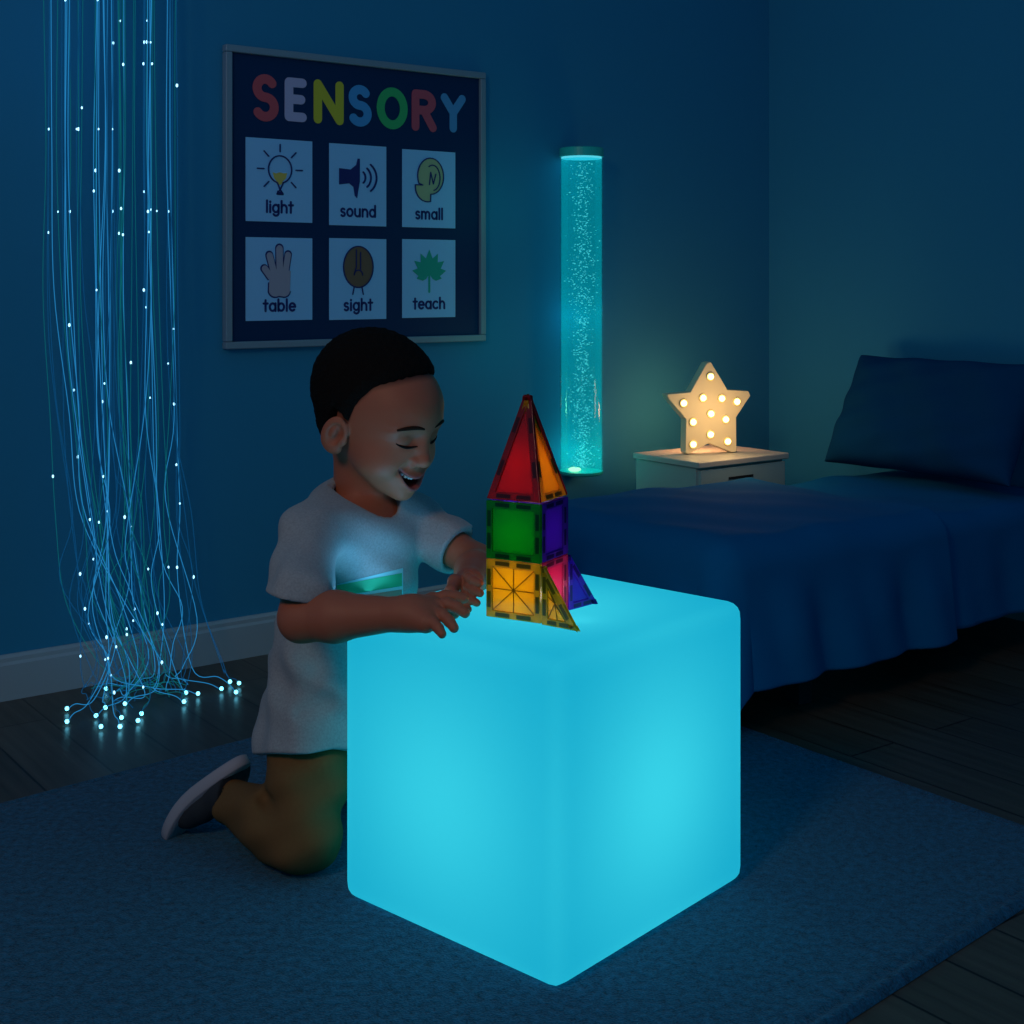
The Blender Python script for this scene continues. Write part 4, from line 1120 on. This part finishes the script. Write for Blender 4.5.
    for hp, kn, an, e in ((hipR, knR, anR, 1), (hipL, knL, anL, 0)):
        fp.chain([hp, hp+(kn-hp)*.5, kn], [.053, .056, .050], .03)
        en = kn+(an-kn)*.90
        fp.chain([kn, kn+(an-kn)*.35, en], [.050, .052, .036], .02)
        u = (an-kn)/np.linalg.norm(an-kn)
        fp.apply(en-.09, en+.09, (lambda s, u: (lambda X, Y, Z: np.maximum(rcone(X, Y, Z, s-u*.02, s+u*.09, .055, .055), -((X-s[0])*u[0]+(Y-s[1])*u[1]+(Z-s[2])*u[2]))))(en+u*.018, u), 's', .004)
        fp.cone(en-u*.01, en+u*.03, .026, .030, .003, 's')
        # folds behind the knee
        kb = kn+np.array((-.045, .02, .050))
        fp.cone(kb+np.array((-.02, .0, 0)), kb+np.array((-.004, -.065, -.004)), .006, .005, .016, 's')
    X, Y, Z = fp.grid((slice(None),)*3)
    fp.F = (fp.F+.0020*np.sin(70*X+50*Z+20*Y)+.0018*np.sin(110*Z-50*X+30*Y)).astype(np.float32)
    fp.apply((-1, 0, -1), (1, 3, .05), lambda X, Y, Z: (Z-.0165)+0*X+0*Y, 's', .004)
    nets(fp, 'trousers', M['trousers'], root)
    # ---- socks and shoes
    for kn, an, near in ((knR, anR, 1), (knL, anL, 0)):
        if near: heel, toe = np.array(W(236, 764, 2.120)), np.array(W(172, 812, 2.140))
        else: heel, toe = an+np.array((-.004, .006, .052)), an+np.array((-.085, .018, -.030))
        ax_ = (toe-heel)/np.linalg.norm(toe-heel); upn = np.array((0, 1, 0)) ; sn = np.cross(ax_, upn); sn /= np.linalg.norm(sn)
        if sn[2] < 0: sn = -sn                       # sole side points up and back
        sn = sn+.42*np.array((0, 1, 0)); sn -= ax_*(sn@ax_); sn /= np.linalg.norm(sn)
        lat = np.cross(sn, ax_)
        fs_ = Field(rng_ax((min(heel[0], toe[0])-.06, max(heel[0], toe[0], an[0])+.07, .0022)), rng_ax((heel[1]-.07, toe[1]+.07, .0022)), rng_ax((.017, .20, .0022)))
        Lh = np.linalg.norm(toe-heel)
        prof = [(0, .028, .026), (.30, .027, .027), (.62, .029, .024), (.82, .027, .019), (.93, .021, .012)]
        # upper
        for (t0, r0, h0), (t1, r1, h1) in zip(prof, prof[1:]):
            a_ = heel+ax_*Lh*t0-sn*(h0*.55+.004); b_ = heel+ax_*Lh*t1-sn*(h1*.55+.004)
            fs_.cone(a_, b_, (r0+h0)/2, (r1+h1)/2, .012)
        fs_.cone(heel+ax_*Lh*.16-sn*.020, an+(an-kn)/np.linalg.norm(an-kn)*.004, .022, .024, .010)
        # flat under the sole
        fs_.apply(heel-.3, heel+.3, lambda X, Y, Z: ((X-heel[0])*sn[0]+(Y-heel[1])*sn[1]+(Z-heel[2])*sn[2])*-1+0.0, 's', .004)
        uk = (kn-an)/np.linalg.norm(kn-an); os_ = an+uk*.006
        fs_.apply(heel-.3, heel+.3, lambda X, Y, Z: -(((X-os_[0])*uk[0]+(Y-os_[1])*uk[1]+(Z-os_[2])*uk[2])), 's', .003)
        sh, _ = nets(fs_, 'shoe', M['shoe'], root)
        if near: sh['label'] = 'dark canvas shoe with pale rubber sole'
        # sole
        out = []
        for i in range(40):
            t = 2*PI*i/40; cx_ = math.cos(t); sy = math.sin(t)
            l = Lh/2+.024; w_ = .0320+.0025*cx_
            out.append((Lh/2+.004+l*math.copysign(abs(cx_)**.8, cx_), w_*math.copysign(abs(sy)**.75, sy)))
        O_ = Vector(heel); ax3, lt3, sn3 = Vector(ax_), Vector(lat), Vector(sn)
        vs = []; fs2 = []; n = len(out)
        cx_ = sum(p[0] for p in out)/n
        layers = [(-.012, .97), (-.010, 1.0), (.004, 1.0), (.006, .96)]
        for h, sc in layers:
            for px, py in out:
                toe_up = -max(0, (px-Lh*.45)/(Lh*.6))**2*.018          # the toe spring bends towards the upper
                vs.append(O_+ax3*(cx_+(px-cx_)*sc)+lt3*py*sc+sn3*(h+toe_up))
        for l in range(3):
            for i in range(n): fs2.append((l*n+i, l*n+(i+1) % n, (l+1)*n+(i+1) % n, (l+1)*n+i))
        fs2.append(tuple(range(n))[::-1]); fs2.append(tuple(3*n+i for i in range(n)))
        mb = MB(); mb.add(vs, fs2); mb.build('sole', M['sole'], sh, sm=True)
        so = Field(rng_ax((an[0]-.05, an[0]+.08, .003)), rng_ax((an[1]-.08, an[1]+.05, .003)), rng_ax((.018, .15, .003)))
        so.cone(an+(an-kn)*.03, an+(kn-an)*.22, .0235, .0255, 0)
        nets(so, 'sock', M['sock'], root)
if exec_boy: boy()

# ------------------------------------------------------------------ lights
def point(name, loc, col, power, size=.02):
    l = bpy.data.lights.new(name, 'POINT'); l.color = col; l.energy = power; l.shadow_soft_size = size
    o = bpy.data.objects.new(name, l); C.objects.link(o); o.location = loc; return o
point('cube_lamp', (cube_c.x, cube_c.y, .20), (.36, .92, .70), 1.75, .05)
point('bubble_lamp_base', tube_base+Vector((0, 0, .05)), (.05, 1, .80), .16, .02)
point('bubble_lamp_middle', tube_base+Vector((0, 0, .42)), (.03, .8, 1), .07, .02)
for z, p in ((tw_L*.5, .125), (tw_L*1.5, .13), (tw_L*2+.045, .045)):
    point('tower_fill', (tw_c.x, tw_c.y, tw_z+z), (1, .86, .70), p, .03)  # added lights inside the tower, no fixture; they backlight the translucent tiles
point('star_back_fill', star_o-star_f*.06+Vector((0, 0, .09)), (1, .50, .22), 1.0, .03)  # added behind the star without a fixture, warms the wall around it
point('star_front_fill', star_o+star_f*.13+Vector((0, 0, .12)), (1, .66, .32), .85, .06)  # added in front of the star, brightens its face beyond the bulbs
def area(name, loc, target, col, power, size):
    l = bpy.data.lights.new(name, 'AREA'); l.color = col; l.energy = power; l.size = size
    o = bpy.data.objects.new(name, l); C.objects.link(o); o.location = loc
    o.rotation_euler = (Vector(target)-Vector(loc)).to_track_quat('-Z', 'Y').to_euler(); return o
area('warm_fill', (-1.1, -.3, 2.1), (-.3, 2.1, .4), (1, .66, .44), 12.0, .5)  # unseen warm fill added behind the camera to light the child
area('cube_top_fill', (-.158, 1.950, ZT+.012), (-.15, 1.985, .62), (.18, .58, 1), .19, .16)  # extra light added just above the cube, boosts cyan on face and chest
for dz in (.35, .72): point('tube_side_fill', tube_base-E1*.26+E2*.13+Vector((0, 0, dz)), (0, 1, .72), .14, .09)  # added in mid-air beside the tube, spreads teal over the wall
point('tower_fill', (tw_B*.5+tw_C*.5+Vector((.034, -.012, .026))), (1, .88, .70), .10, .012)  # added between the fins with no fixture, lights the two triangle tiles
point('fibre_lamp', on_wall(108, 20, .25), (.03, .42, 1), .22, .1)

bpy.data.lights['cube_top_fill'].spread = 2.7
w = bpy.data.worlds.new('World'); bpy.context.scene.world = w; w.use_nodes = True
bg = w.node_tree.nodes['Background']; bg.inputs[0].default_value = (.004, .13, .26, 1); bg.inputs[1].default_value = .78

# ------------------------------------------------------------------ camera
cam = bpy.data.cameras.new('Camera'); co = bpy.data.objects.new('Camera', cam); C.objects.link(co)
co.location = (0, 0, CH); co.rotation_euler = (PI/2, 0, 0)
cam.lens = F_PX/1024*36; cam.sensor_width = 36; cam.shift_y = -(512-HZ)/1024; cam.clip_start = .05
sc = bpy.context.scene; sc.camera = co
vs_ = sc.view_settings; vs_.view_transform = 'Standard'; vs_.look = 'None'; vs_.gamma = 1; vs_.exposure = 0; vs_.use_curve_mapping = False
try:
    sc.cycles.use_denoising = True; sc.cycles.max_bounces = 8; sc.cycles.transparent_max_bounces = 24; sc.cycles.sample_clamp_indirect = 2
except Exception: pass
